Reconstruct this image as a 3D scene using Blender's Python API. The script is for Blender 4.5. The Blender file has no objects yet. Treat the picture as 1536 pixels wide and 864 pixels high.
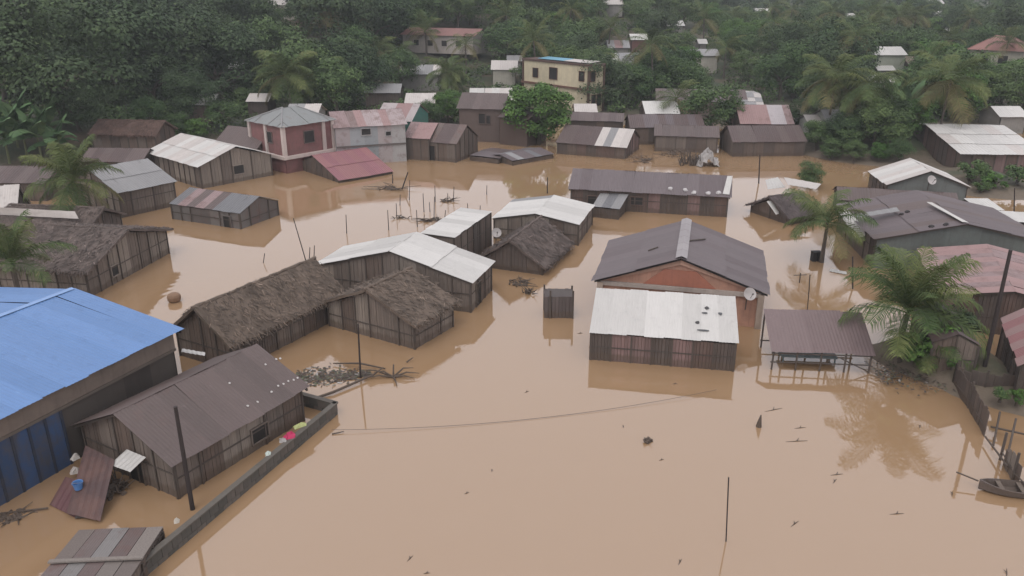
import bpy, math, random
import numpy as np
from mathutils import Matrix, Vector
random.seed(7); rng = np.random.default_rng(11)
S = bpy.context.scene; COL = S.collection
D = bpy.data
# ---------------------------------------------------------------- camera, sky, sun, exposure
FPX = 1205.0; PITCH = math.radians(20.8); CAMH = 17.0          # focal length in photo pixels, tilt, height over the flood
cam_d = D.cameras.new("camera"); cam = D.objects.new("camera", cam_d); COL.objects.link(cam); S.camera = cam
cam.location = (0, 0, CAMH); cam.rotation_euler = (math.pi / 2 - PITCH, 0, 0)
cam_d.sensor_width = 36; cam_d.lens = 36 * FPX / 1536; cam_d.clip_end = 6000
W = D.worlds.new("World"); S.world = W; W.use_nodes = True
wn, wl = W.node_tree.nodes, W.node_tree.links
bg = wn["Background"]
sky = wn.new("ShaderNodeTexSky"); sky.sky_type = 'NISHITA'; sky.sun_disc = False
SUN_EL, SUN_ROT = math.radians(58), math.radians(200)
sky.sun_elevation = SUN_EL; sky.sun_rotation = SUN_ROT; sky.air_density = 1.0; sky.dust_density = 4.0
hs = wn.new("ShaderNodeHueSaturation"); hs.inputs["Saturation"].default_value = .25
mx = wn.new("ShaderNodeMixRGB"); mx.inputs[0].default_value = .75; mx.inputs[2].default_value = (7.85, 7.75, 8.3, 1)
wl.new(sky.outputs[0], hs.inputs["Color"]); wl.new(hs.outputs[0], mx.inputs[1]); wl.new(mx.outputs[0], bg.inputs[0])
bg.inputs[1].default_value = 0.11
sun_d = D.lights.new("sun", 'SUN'); sun = D.objects.new("sun", sun_d); COL.objects.link(sun)
sun_d.energy = 0.6; sun_d.angle = math.radians(25); sun_d.color = (1, .97, .93)
sun.rotation_euler = (math.pi / 2 - SUN_EL, 0, math.pi - SUN_ROT)
S.view_settings.view_transform = 'Standard'; S.view_settings.look = 'None'
S.view_settings.exposure = 0.55; S.view_settings.gamma = 1
S.render.engine = 'CYCLES'
S.cycles.volume_bounces = 0; S.cycles.max_bounces = 6; S.cycles.volume_step_rate = 4

# ---------------------------------------------------------------- measuring: photo pixel -> point in the place
sp, cp = math.sin(PITCH), math.cos(PITCH)
def G(px, py, z=0.0):
    u = (px - 768) / FPX; v = (py - 432) / FPX; t = (CAMH - z) / (sp + v * cp)
    return Vector((u * t, t * (cp - v * sp), z))
def proj(p):
    d = p[1] * cp + (CAMH - p[2]) * sp
    return 768 + FPX * p[0] / d, 432 + FPX * ((CAMH - p[2]) * cp - p[1] * sp) / d, d
def sst(a, b, x):
    t = min(1, max(0, (x - a) / (b - a))); return t * t * (3 - 2 * t)
BUMPS = []
for px, py, r, h in ((1392, 548, 2.6, 1.35), (1345, 528, 1.8, 1.2), (1452, 540, 2.2, 1.4), (1530, 600, 2.6, 1.45), (1485, 600, 1.0, 1.0), (1500, 283, 6.5, 1.35), (1445, 272, 5, 1.2),
                     (60, 235, 9, 2.2), (-60, 235, 12, 2.2), (1290, 226, 8, 1.9), (1340, 222, 8, 1.9), (290, 205, 6, 1.5), (790, 222, 4, 1.2), (648, 196, 5, 1.9)):
    q = G(px, py); BUMPS.append((q.x, q.y, r, h))
def terr(x, y):
    z = -1.1
    shore = 98 + 5 * math.sin(x * .07 + 1) - 14 * sst(-25, -60, x) + 4 * sst(30, 60, x)
    z += 1.9 * sst(shore - 6, shore + 7, y)
    left = 1 - sst(-45, 75, x)
    z += (5 + 31 * left) * sst(108, 275 - 20 * left, y)
    z += (70 - 8 * left) * sst(260, 820, y)
    z += .5 * math.sin(x * .05 + y * .03) * sst(105, 160, y) + 4 * math.sin(x * .021 + 2) * math.sin(y * .017) * sst(170, 350, y)
    for bx, by, r, h in BUMPS:
        d2 = ((x - bx) ** 2 + (y - by) ** 2) / (r * r)
        if d2 < 6: z += h * math.exp(-d2)
    return z
def gz(x, y): return max(0.0, terr(x, y))
def hit(px, py, off=0.0):
    """point where the line of sight of a photo pixel meets the ground (raised by off)"""
    u = (px - 768) / FPX; v = (py - 432) / FPX; t = 15.0
    while t < 1200:
        x, y, z = u * t, t * (cp - v * sp), CAMH - t * (sp + v * cp)
        if z <= gz(x, y) + off: break
        t += .1 if t < 60 else .25
    return Vector((x, y, z))

# ---------------------------------------------------------------- materials
def lin(c): return tuple(.70 * ((v / 255) / 12.92 if v / 255 <= .04045 else ((v / 255 + .055) / 1.055) ** 2.4) for v in c)
MATS = {}
class NT:
    def __init__(s, name):
        s.m = D.materials.new(name); s.m.use_nodes = True; s.n = s.m.node_tree.nodes; s.l = s.m.node_tree.links
        s.b = s.n["Principled BSDF"]
    def add(s, t, **kw):
        n = s.n.new(t)
        for k, v in kw.items():
            if k.startswith('_'): n.inputs[int(k[1:])].default_value = v
            elif k in n.inputs.keys(): n.inputs[k].default_value = v
            else: setattr(n, k, v)
        return n
    def link(s, a, b): s.l.new(a, b)
    def coord(s, kind='Object', scale=(1, 1, 1)):
        tc = s.add("ShaderNodeTexCoord"); mp = s.add("ShaderNodeMapping"); mp.inputs[3].default_value = scale
        s.link(tc.outputs[kind], mp.inputs[0]); return mp.outputs[0]
    def noise(s, scale, detail=5, vec=None, rough=.6):
        n = s.add("ShaderNodeTexNoise"); n.inputs["Scale"].default_value = scale; n.inputs["Detail"].default_value = detail
        n.inputs["Roughness"].default_value = rough
        if vec: s.link(vec, n.inputs["Vector"])
        return n.outputs[0]
    def ramp(s, fac, stops):
        r = s.add("ShaderNodeValToRGB"); e = r.color_ramp.elements
        while len(e) < len(stops): e.new(.5)
        for el, (p, c) in zip(e, stops): el.position = p; el.color = (*c, 1)
        s.link(fac, r.inputs[0]); return r.outputs[0]
    def mix(s, fac, a, b, mode='MIX'):
        m = s.add("ShaderNodeMixRGB"); m.blend_type = mode
        for i, v in enumerate((fac, a, b)):
            if hasattr(v, 'is_linked') or hasattr(v, 'links'): s.link(v, m.inputs[i])
            elif isinstance(v, (int, float)): m.inputs[i].default_value = v
            else: m.inputs[i].default_value = (*v, 1)
        return m.outputs[0]
    def math(s, op, a, b=None):
        m = s.add("ShaderNodeMath"); m.operation = op
        for i, v in enumerate((a, b)):
            if v is None: continue
            if isinstance(v, (int, float)): m.inputs[i].default_value = v
            else: s.link(v, m.inputs[i])
        return m.outputs[0]
    def bump(s, h, strength=.3, dist=.02):
        b = s.add("ShaderNodeBump"); b.inputs["Strength"].default_value = strength; b.inputs["Distance"].default_value = dist
        s.link(h, b.inputs["Height"]); s.link(b.outputs[0], s.b.inputs["Normal"])
    def fin(s, col, rough=.7, metal=0.0):
        if isinstance(col, tuple): s.b.inputs["Base Color"].default_value = (*col, 1)
        else: s.link(col, s.b.inputs["Base Color"])
        if isinstance(rough, (int, float)): s.b.inputs["Roughness"].default_value = rough
        else: s.link(rough, s.b.inputs["Roughness"])
        s.b.inputs["Metallic"].default_value = metal
        return s.m
def cached(f):
    def g(*a):
        k = (f.__name__,) + a
        if k not in MATS: MATS[k] = f(*a)
        return MATS[k]
    return g
def vals(t, col, amt, fac):
    """lighten / darken col by fac around .5"""
    lo = tuple(c * (1 - amt) for c in col); hi = tuple(min(.9, c * (1 + amt)) for c in col)
    return t.mix(fac, lo, hi)
@cached
def tin(c, rust, rough):
    """corrugated sheet: base colour (sRGB tuple), rust amount 0..1"""
    t = NT("tin_sheet"); c = lin(c); v = t.coord(); oi = t.add("ShaderNodeObjectInfo")
    base = vals(t, c, .08, oi.outputs["Random"])
    n1 = t.noise(.9, 6, v); base = t.mix(t.math('MULTIPLY', n1, .45), base, tuple(x * .62 for x in c))
    vs = t.coord('Object', (9, .5, 1)); n2 = t.noise(1.4, 4, vs)
    streak = t.ramp(n2, [(.5, (0, 0, 0)), (.72, (1, 1, 1))]); base = t.mix(t.math('MULTIPLY', streak, .35), base, tuple(x * .7 for x in c))
    tc = t.add("ShaderNodeTexCoord")
    ad = t.add("ShaderNodeVectorMath"); ad.operation = 'ADD'; t.link(v, ad.inputs[0]); t.link(oi.outputs["Location"], ad.inputs[1])
    n3 = t.noise(1.1, 7, ad.outputs[0], .7)
    mask = t.ramp(n3, [(.62 - .3 * rust, (0, 0, 0)), (.74 - .22 * rust, (1, 1, 1))])
    n5 = t.noise(5.5, 3, ad.outputs[0]); base = t.mix(t.math('MULTIPLY', t.ramp(n5, [(.66, (0, 0, 0)), (.74, (1, 1, 1))]), .35), base, tuple(min(.62, x * 1.5 + .03) for x in c))
    n6 = t.noise(2.3, 7, ad.outputs[0], .75); base = t.mix(t.math('MULTIPLY', t.ramp(n6, [(.54, (0, 0, 0)), (.68, (1, 1, 1))]), .28), base, tuple(x * .5 for x in c))
    base = t.mix(t.math('MULTIPLY', mask, min(1, .15 + rust)), base, lin((118, 88, 80)) if rust > .05 else tuple(x * .75 for x in c))
    wv = t.add("ShaderNodeTexWave", wave_type='BANDS', bands_direction='X'); wv.inputs["Scale"].default_value = 4.1; t.link(v, wv.inputs["Vector"])
    t.bump(wv.outputs[1], .16, .02)
    return t.fin(base, rough, 0.0)
@cached
def wood(c, var=.35):
    t = NT("weathered_board"); c = lin(c); g = t.add("ShaderNodeNewGeometry"); oi = t.add("ShaderNodeObjectInfo")
    base = vals(t, c, var, g.outputs["Random Per Island"])
    base = t.mix(.5, base, vals(t, c, .3, oi.outputs["Random"]))
    v = t.coord('Object', (14, 14, .8)); n = t.noise(1.5, 6, v)
    base = t.mix(t.math('MULTIPLY', t.ramp(n, [(.4, (0, 0, 0)), (.7, (1, 1, 1))]), .55), base, tuple(x * .38 for x in c))
    n4 = t.noise(.9, 4, t.coord()); base = t.mix(t.math('MULTIPLY', n4, .3), base, lin((150, 140, 132)))
    # wet, silt-stained foot of the board just above the water (world height)
    gp = t.add("ShaderNodeNewGeometry"); sx = t.add("ShaderNodeSeparateXYZ"); t.link(gp.outputs["Position"], sx.inputs[0])
    nn = t.noise(2.5, 3, gp.outputs["Position"]); hh = t.math('ADD', sx.outputs[2], t.math('MULTIPLY', nn, -.4))
    wet = t.ramp(hh, [(.0, (1, 1, 1)), (.10, (1, 1, 1)), (.24, (0, 0, 0))]); base = t.mix(t.math('MULTIPLY', wet, .6), base, (.085, .058, .04))
    t.bump(n, .4, .01)
    return t.fin(base, .8)
@cached
def thatch(c):
    t = NT("palm_thatch"); c = lin(c); g = t.add("ShaderNodeNewGeometry")
    base = t.ramp(g.outputs["Random Per Island"], [(0, tuple(x * .35 for x in c)), (.6, c), (.93, tuple(x * 1.35 for x in c)), (1, tuple(min(.5, x * 2.2) for x in c))])
    n = t.noise(.7, 5, t.coord()); base = t.mix(t.math('MULTIPLY', t.ramp(n, [(.42, (0, 0, 0)), (.6, (1, 1, 1))]), .6), base, tuple(x * .5 for x in c))
    n2 = t.noise(2.6, 5, t.coord('Object', (1, .4, 1))); base = t.mix(t.math('MULTIPLY', t.ramp(n2, [(.55, (0, 0, 0)), (.72, (1, 1, 1))]), .35), base, tuple(min(.5, x * 1.6) for x in c))
    return t.fin(base, .9)
@cached
def plaster(c, dirt=.4):
    t = NT("stained_plaster"); c = lin(c); v = t.coord(); oi = t.add("ShaderNodeObjectInfo")
    base = vals(t, c, .1, oi.outputs["Random"])
    n = t.noise(1.3, 8, v, .7); base = t.mix(t.math('MULTIPLY', t.ramp(n, [(.42, (0, 0, 0)), (.68, (1, 1, 1))]), dirt), base, lin((92, 82, 74)))
    n2 = t.noise(1.2, 5, t.coord('Object', (5, 5, .6))); base = t.mix(t.math('MULTIPLY', t.ramp(n2, [(.5, (0, 0, 0)), (.75, (1, 1, 1))]), dirt * .8), base, lin((80, 74, 68)))
    t.bump(n, .3, .02)
    return t.fin(base, .85)
@cached
def plain(c, rough=.7):
    t = NT("plain_surface"); c = lin(c); n = t.noise(3, 5, t.coord())
    return t.fin(vals(t, c, .25, n), rough)
@cached
def leafm(dark, light, warm):
    t = NT("foliage"); g = t.add("ShaderNodeNewGeometry"); oi = t.add("ShaderNodeObjectInfo"); d, l, w = dark, light, warm
    a = t.ramp(g.outputs["Random Per Island"], [(0, tuple(x * .7 + y * .3 for x, y in zip(d, l))), (.6, tuple((x + y) / 2 for x, y in zip(d, l))), (.95, l), (1, w)])
    b = t.mix(t.math('MULTIPLY', oi.outputs["Random"], .45), a, w, 'MIX')
    n = t.noise(.75, 3, t.coord()); b = t.mix(t.math('MULTIPLY', t.ramp(n, [(.38, (0, 0, 0)), (.62, (1, 1, 1))]), .62), b, d)
    m = t.fin(b, .75); t.b.inputs["Specular IOR Level"].default_value = .2
    return m
DARKLEAF = leafm((.013, .027, .013), (.07, .115, .05), (.115, .145, .065))
MIDLEAF = leafm((.019, .042, .016), (.105, .175, .062), (.155, .20, .07))
BRIGHTLEAF = leafm((.024, .06, .014), (.10, .20, .042), (.14, .22, .055))
FRONDLEAF = leafm((.03, .055, .02), (.115, .16, .05), (.21, .20, .07))
OLDFROND = leafm((.07, .065, .03), (.18, .165, .065), (.25, .20, .09))
BARK = plain((92, 82, 72), .9)
def m_flood():
    t = NT("silty_flood_water"); v = t.coord('Object', (1, 1, 1))
    n = t.noise(.05, 4, v); n2 = t.noise(.35, 5, t.coord('Object', (.35, 1.2, 1)))
    a = t.mix(n, (.292, .182, .098), (.314, .200, .112)); a = t.mix(t.math('MULTIPLY', n2, .10), a, (.36, .26, .17))
    r1 = t.noise(1.5, 3, t.coord('Object', (.7, 1.5, 1))); r2 = t.noise(.25, 2, v)
    h = t.math('MULTIPLY', r1, t.ramp(r2, [(.42, (.15, .15, .15)), (.7, (1, 1, 1))]))
    # a patch of real ripples round the half-sunk basket by the blue warehouse
    q = G(262, 450); vm = t.add("ShaderNodeVectorMath"); vm.operation = 'DISTANCE'; t.link(t.coord('Object'), vm.inputs[0]); vm.inputs[1].default_value = (q.x, q.y, 0)
    ring = t.math('SINE', t.math('MULTIPLY', vm.outputs["Value"], 9.0)); fall = t.math('MAXIMUM', t.math('SUBTRACT', 1.0, t.math('MULTIPLY', vm.outputs["Value"], .16)), 0)
    h = t.math('ADD', h, t.math('MULTIPLY', t.math('MULTIPLY', ring, fall), .5))
    t.bump(h, .09, .05); t.b.inputs["IOR"].default_value = 2.05
    return t.fin(a, .035)
def m_ground():
    t = NT("muddy_ground"); n = t.noise(.25, 6, t.coord()); n2 = t.noise(2.2, 6, t.coord())
    a = t.ramp(n, [(.33, (.13, .09, .06)), (.46, (.06, .06, .03)), (.6, (.03, .048, .02))])
    gp = t.add("ShaderNodeNewGeometry"); sx = t.add("ShaderNodeSeparateXYZ"); t.link(gp.outputs["Position"], sx.inputs[0])
    silt = t.ramp(t.math('ADD', t.math('MULTIPLY', sx.outputs[2], .6), t.math('MULTIPLY', n2, .5)), [(.45, (1, 1, 1)), (.85, (0, 0, 0))]); a = t.mix(t.math('MULTIPLY', silt, .85), a, (.19, .145, .11))
    a = t.mix(t.math('MULTIPLY', n2, .5), a, (.06, .05, .035)); t.bump(n2, .6, .1)
    return t.fin(a, .9)

# ---------------------------------------------------------------- mesh helpers
class MB:
    def __init__(s): s.v = []; s.f = []
    def quad(s, a, b, c, d): i = len(s.v); s.v += [tuple(a), tuple(b), tuple(c), tuple(d)]; s.f.append((i, i + 1, i + 2, i + 3)); return s
    def box(s, x0, x1, y0, y1, z0, z1, M=None):
        i = len(s.v); P = [(x, y, z) for z in (z0, z1) for y in (y0, y1) for x in (x0, x1)]
        if M is not None: P = [tuple(M @ Vector(p)) for p in P]
        s.v += P; s.f += [tuple(i + k for k in q) for q in ((0, 2, 3, 1), (4, 5, 7, 6), (0, 1, 5, 4), (2, 6, 7, 3), (0, 4, 6, 2), (1, 3, 7, 5))]; return s
    def poly8(s, P):   # eight corners, same order as box
        i = len(s.v); s.v += [tuple(p) for p in P]
        s.f += [tuple(i + k for k in q) for q in ((0, 2, 3, 1), (4, 5, 7, 6), (0, 1, 5, 4), (2, 6, 7, 3), (0, 4, 6, 2), (1, 3, 7, 5))]; return s
    def tube(s, pts, rad, n=7, cap=True):
        pts = [Vector(p) for p in pts]; base = len(s.v)
        for k, p in enumerate(pts):
            d = (pts[min(k + 1, len(pts) - 1)] - pts[max(k - 1, 0)]).normalized()
            a = d.cross(Vector((0, 0, 1)) if abs(d.z) < .9 else Vector((1, 0, 0))).normalized(); b = d.cross(a)
            r = rad[k] if isinstance(rad, (list, tuple)) else rad
            for j in range(n):
                w = 2 * math.pi * j / n; s.v.append(tuple(p + a * (r * math.cos(w)) + b * (r * math.sin(w))))
        for k in range(len(pts) - 1):
            for j in range(n):
                a0 = base + k * n + j; a1 = base + k * n + (j + 1) % n; s.f.append((a0, a1, a1 + n, a0 + n))
        if cap: s.f.append(tuple(base + j for j in range(n))[::-1]); e = base + (len(pts) - 1) * n; s.f.append(tuple(e + j for j in range(n)))
        return s
    def mesh(s, name, mat):
        m = D.meshes.new(name); m.from_pydata(s.v, [], s.f); m.update()
        if mat: m.materials.append(mat)
        return m
    def build(s, name, mat, parent=None, mtx=None): return link(name, s.mesh(name, mat), parent, mtx)
def link(name, mesh, parent=None, mtx=None):
    o = D.objects.new(name, mesh); COL.objects.link(o)
    if parent is not None: o.parent = parent
    if mtx is not None: o.matrix_local = mtx
    return o
def npmesh(name, V, nper, mat):
    """V: (n*nper,3) array of separate polygons with nper corners"""
    m = D.meshes.new(name); n = len(V) // nper
    m.vertices.add(len(V)); m.vertices.foreach_set("co", np.ascontiguousarray(V, dtype=np.float32).ravel())
    m.loops.add(n * nper); m.loops.foreach_set("vertex_index", np.arange(n * nper, dtype=np.int32))
    m.polygons.add(n); m.polygons.foreach_set("loop_start", np.arange(0, n * nper, nper, dtype=np.int32)); m.polygons.foreach_set("loop_total", np.full(n, nper, dtype=np.int32))
    m.update(); m.materials.append(mat); return m
def tag(o, label=None, cat=None, group=None, kind=None):
    for k, v in (('label', label), ('category', cat), ('group', group), ('kind', kind)):
        if v: o[k] = v
    return o
def empty(name, loc, rz=0):
    o = D.objects.new(name, None); COL.objects.link(o); o.location = loc; o.rotation_euler = (0, 0, rz); o.empty_display_size = .3; return o
def copy_tree(o, parent=None):
    c = o.copy(); COL.objects.link(c); c.parent = parent
    for ch in o.children: copy_tree(ch, c)
    return c

# ---------------------------------------------------------------- ground, water
def build_ground():
    xs = np.unique(np.concatenate([np.arange(-60, 80, 2.0), np.arange(-700, -60, 12.0), np.arange(80, 701, 12.0)]))
    ys = np.unique(np.concatenate([np.arange(-60, 24, 12.0), np.arange(24, 130, 2.0), np.arange(130, 300, 5.0), np.arange(300, 901, 12.0)]))
    nx, ny = len(xs), len(ys)
    V = [(x, y, terr(x, y)) for y in ys for x in xs]
    Fc = [(j * nx + i, j * nx + i + 1, (j + 1) * nx + i + 1, (j + 1) * nx + i) for j in range(ny - 1) for i in range(nx - 1)]
    m = D.meshes.new("ground"); m.from_pydata(V, [], Fc); m.materials.append(m_ground())
    m.polygons.foreach_set("use_smooth", [True] * len(m.polygons)); o = link("ground", m); tag(o, kind='structure')
    w = MB().quad((-690, -55, 0), (690, -55, 0), (690, 240, 0), (-690, 240, 0)).build("flood_water", m_flood()); tag(w, kind='structure')
build_ground()

# ---------------------------------------------------------------- houses
HOUSES = []     # footprints and pictures of houses, for keeping trees off them
SHEETS = {}
def sheet_mesh(w, L, mat, depth):
    k = (round(w, 2), round(L, 2), mat.name)
    if k not in SHEETS:
        b = MB(); n = 6 if depth < 60 else 4; a = .013 if depth < 60 else .022
        xs = [w * i / (2 * n) for i in range(2 * n + 1)]
        for i in range(2 * n):
            za, zb = (a if i % 2 else 0), (a if (i + 1) % 2 else 0)
            b.v += [] ; i0 = len(b.v)
            b.v += [(xs[i], 0, za), (xs[i + 1], 0, zb), (xs[i + 1], L, zb), (xs[i], L, za)]; b.f.append((i0, i0 + 1, i0 + 2, i0 + 3))
        SHEETS[k] = b.mesh("roof_sheet", mat)
    return SHEETS[k]
def basis(o, x, y):
    x = Vector(x).normalized(); y = Vector(y); y = (y - x * y.dot(x)).normalized(); z = x.cross(y)
    return Matrix(((x.x, y.x, z.x, o[0]), (x.y, y.y, z.y, o[1]), (x.z, y.z, z.z, o[2]), (0, 0, 0, 1)))
def lay_sheets(root, M, width, length, mats, depth, sw=None, rowlen=2.6, jit=.02):
    """cover a slope (local x across, y uphill) with separate overlapping sheets"""
    n = max(2, round(width / (sw or max(.85, 11.5 * depth / FPX)))); w = width / n
    r = max(1, round(length / rowlen)) if rowlen else 1; L = length / r
    for j in range(r):
        for i in range(n):
            m = random.choice(mats) if not callable(mats) else mats(i / n, j / r)
            me = sheet_mesh(w * 1.05, L + (.1 if r > 1 else 0.02), m, depth)
            off = Matrix.Translation((i * w + random.uniform(-.3, .3) * jit, j * L - (.08 if r > 1 else 0) + random.uniform(-2, 2) * jit, .006 * (i % 2) + .02 + .012 * (r - j) * 0 + .014 * j))
            link("roof_sheet", me, root, M @ off @ Matrix.Rotation(random.uniform(-1, 1) * jit, 4, 'Z') @ Matrix.Rotation(-.008 if r > 1 else 0, 4, 'X'))
def thatch_slope(root, M, width, length, mat, dens=62, bl=.38):
    """thick bed with a ragged surface plus thousands of hanging leaf strips"""
    nx, ny = max(4, int(width / .5)), max(3, int(length / .5)); b = MB()
    H = rng.uniform(-.035, .035, (nx + 1, ny + 1))
    X = lambda i, j, s: (width * i / nx + random.uniform(-.02, .02), length * j / ny + (0 if 0 < j else rng.uniform(-.06, .06)), s + H[i][j])
    top = [[X(i, j, .1) for j in range(ny + 1)] for i in range(nx + 1)]; i0 = 0
    for i in range(nx + 1): b.v += top[i] + [(p[0], p[1], p[2] - .14) for p in top[i]]
    n2 = 2 * (ny + 1)
    for i in range(nx):
        for j in range(ny):
            a = i * n2 + j; b.f.append((a, a + n2, a + n2 + 1, a + 1)); a += ny + 1; b.f.append((a, a + 1, a + n2 + 1, a + n2))
        a = i * n2; b.f.append((a, a + ny + 1, a + n2 + ny + 1, a + n2)); a += ny; b.f.append((a, a + n2, a + n2 + ny + 1, a + ny + 1))
    for i in (0, nx):
        for j in range(ny):
            a = i * n2 + j; b.f.append((a, a + 1, a + 1 + ny + 1, a + ny + 1))
    b.build("thatch_bed", mat, root, M)
    n = int(width * length * dens); x = rng.uniform(-.05, width + .05, n); y = np.sort(rng.uniform(.0, length + .1, n)); wd = rng.uniform(.02, .07, n); L = rng.uniform(.3, 1, n) * bl
    an = rng.normal(0, .55, n); z = .12 + rng.uniform(0, .07, n); dx, dy = np.sin(an), -np.cos(an)
    ev = rng.random(n) < .10; y = np.where(ev, rng.uniform(0, .12, n), y); L = np.where(ev, rng.uniform(.12, .4, n), L); tipz = z + rng.uniform(-.08, .09, n) - np.where(ev, .12, 0)
    P = np.zeros((n, 4, 3)); sx, sy = -dy * wd / 2, dx * wd / 2
    P[:, 0] = np.c_[x - sx, y - sy, z]; P[:, 1] = np.c_[x + sx, y + sy, z]
    P[:, 2] = np.c_[x + dx * L + sx * .6, y + dy * L + sy * .6, tipz]; P[:, 3] = np.c_[x + dx * L - sx * .6, y + dy * L - sy * .6, tipz]
    tag(link("thatch", npmesh("thatch", P.reshape(-1, 3), 4, mat), root, M), kind='stuff')
def wall(root, o, xdir, length, zb, ztop, spec, depth, openings=(), rail=True):
    """a wall of separate panels between posts. o: start (local), xdir: unit direction; ztop: function of distance. outside = right of xdir"""
    style, cols = spec['style'], spec['cols']; M = basis(o, xdir, Vector((-xdir[1], xdir[0], 0)))  # local y points INTO the house
    pw = spec.get('pw') or max(1.0, 13 * depth / FPX); n = max(1, round(length / pw)); w = length / n
    bw = .17 if depth < 45 else (.24 if depth < 75 else .4); dens = []
    brk = [length / 2] if abs(ztop(length / 2) - ztop(0)) > .2 and ztop(length / 2) > ztop(0) else []
    for k in range(n):
        x0, x1 = k * w, (k + 1) * w; m = random.choice(cols); b = MB()
        if style == 'board':
            nb = max(1, round((x1 - x0) / bw)); s = (x1 - x0) / nb
            for q in range(nb):
                a, c = x0 + q * s + .006, x0 + (q + 1) * s - .006; dp = random.uniform(0, .03); lo = zb; hi = -.02 - random.uniform(0, .03)
                za, zc = ztop(a) + hi, ztop(c) + hi
                b.poly8([(a, -dp, lo), (c, -dp, lo), (a, .03, lo), (c, .03, lo), (a, -dp, za), (c, -dp, zc), (a, .03, za), (c, .03, zc)])
        else:
            cut = [x0] + [t for t in brk if x0 + .01 < t < x1 - .01] + [x1]; dp = random.uniform(0, .012) if style != 'plaster' else 0
            for a, c in zip(cut, cut[1:]):
                b.poly8([(a, -dp, zb), (c, -dp, zb), (a, .08, zb), (c, .08, zb), (a, -dp, ztop(a) - .02), (c, -dp, ztop(c) - .02), (a, .08, ztop(a) - .02), (c, .08, ztop(c) - .02)])
        b.build("wall_panel", m, root, M)
    if spec.get('post'):
        for k in range(n + 1):
            if k and k < n and random.random() < spec.get('skip', 0): continue
            x = k * w; r = .035 if depth < 60 else .05; zt = ztop(min(max(x, .01), length - .01)) - .03
            MB().box(x - r, x + r, -.075, -.034, zb, zt).build("post", spec['post'], root, M)
        if rail and depth < 70:
            h = zb + (ztop(0) - zb) * random.uniform(.62, .75)
            MB().box(.06, length - .06, -.052, -.031, h, h + .06).build("rail", spec['post'], root, M)
    for (kind, t, ww, z0, z1) in openings:
        x = length * t; fm = spec.get('frame') or cols[0]; f = MB(); r = .06
        f.box(x - ww / 2 - r, x - ww / 2, -.10, -.02, z0, z1).box(x + ww / 2, x + ww / 2 + r, -.10, -.02, z0, z1).box(x - ww / 2 - r, x + ww / 2 + r, -.103, -.02, z1, z1 + r)
        if kind == 'window': f.box(x - ww / 2 - r, x + ww / 2 + r, -.11, -.02, z0 - r, z0)
        o2 = f.build(kind, fm, root, M)
        MB().box(x - ww / 2, x + ww / 2, -.045, -.036, z0, z1).build("pane" if kind == 'window' else "door_leaf", spec.get('dark') or plain((40, 36, 34)), o2)
DARKV = plain((44, 38, 36), .8)
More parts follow.
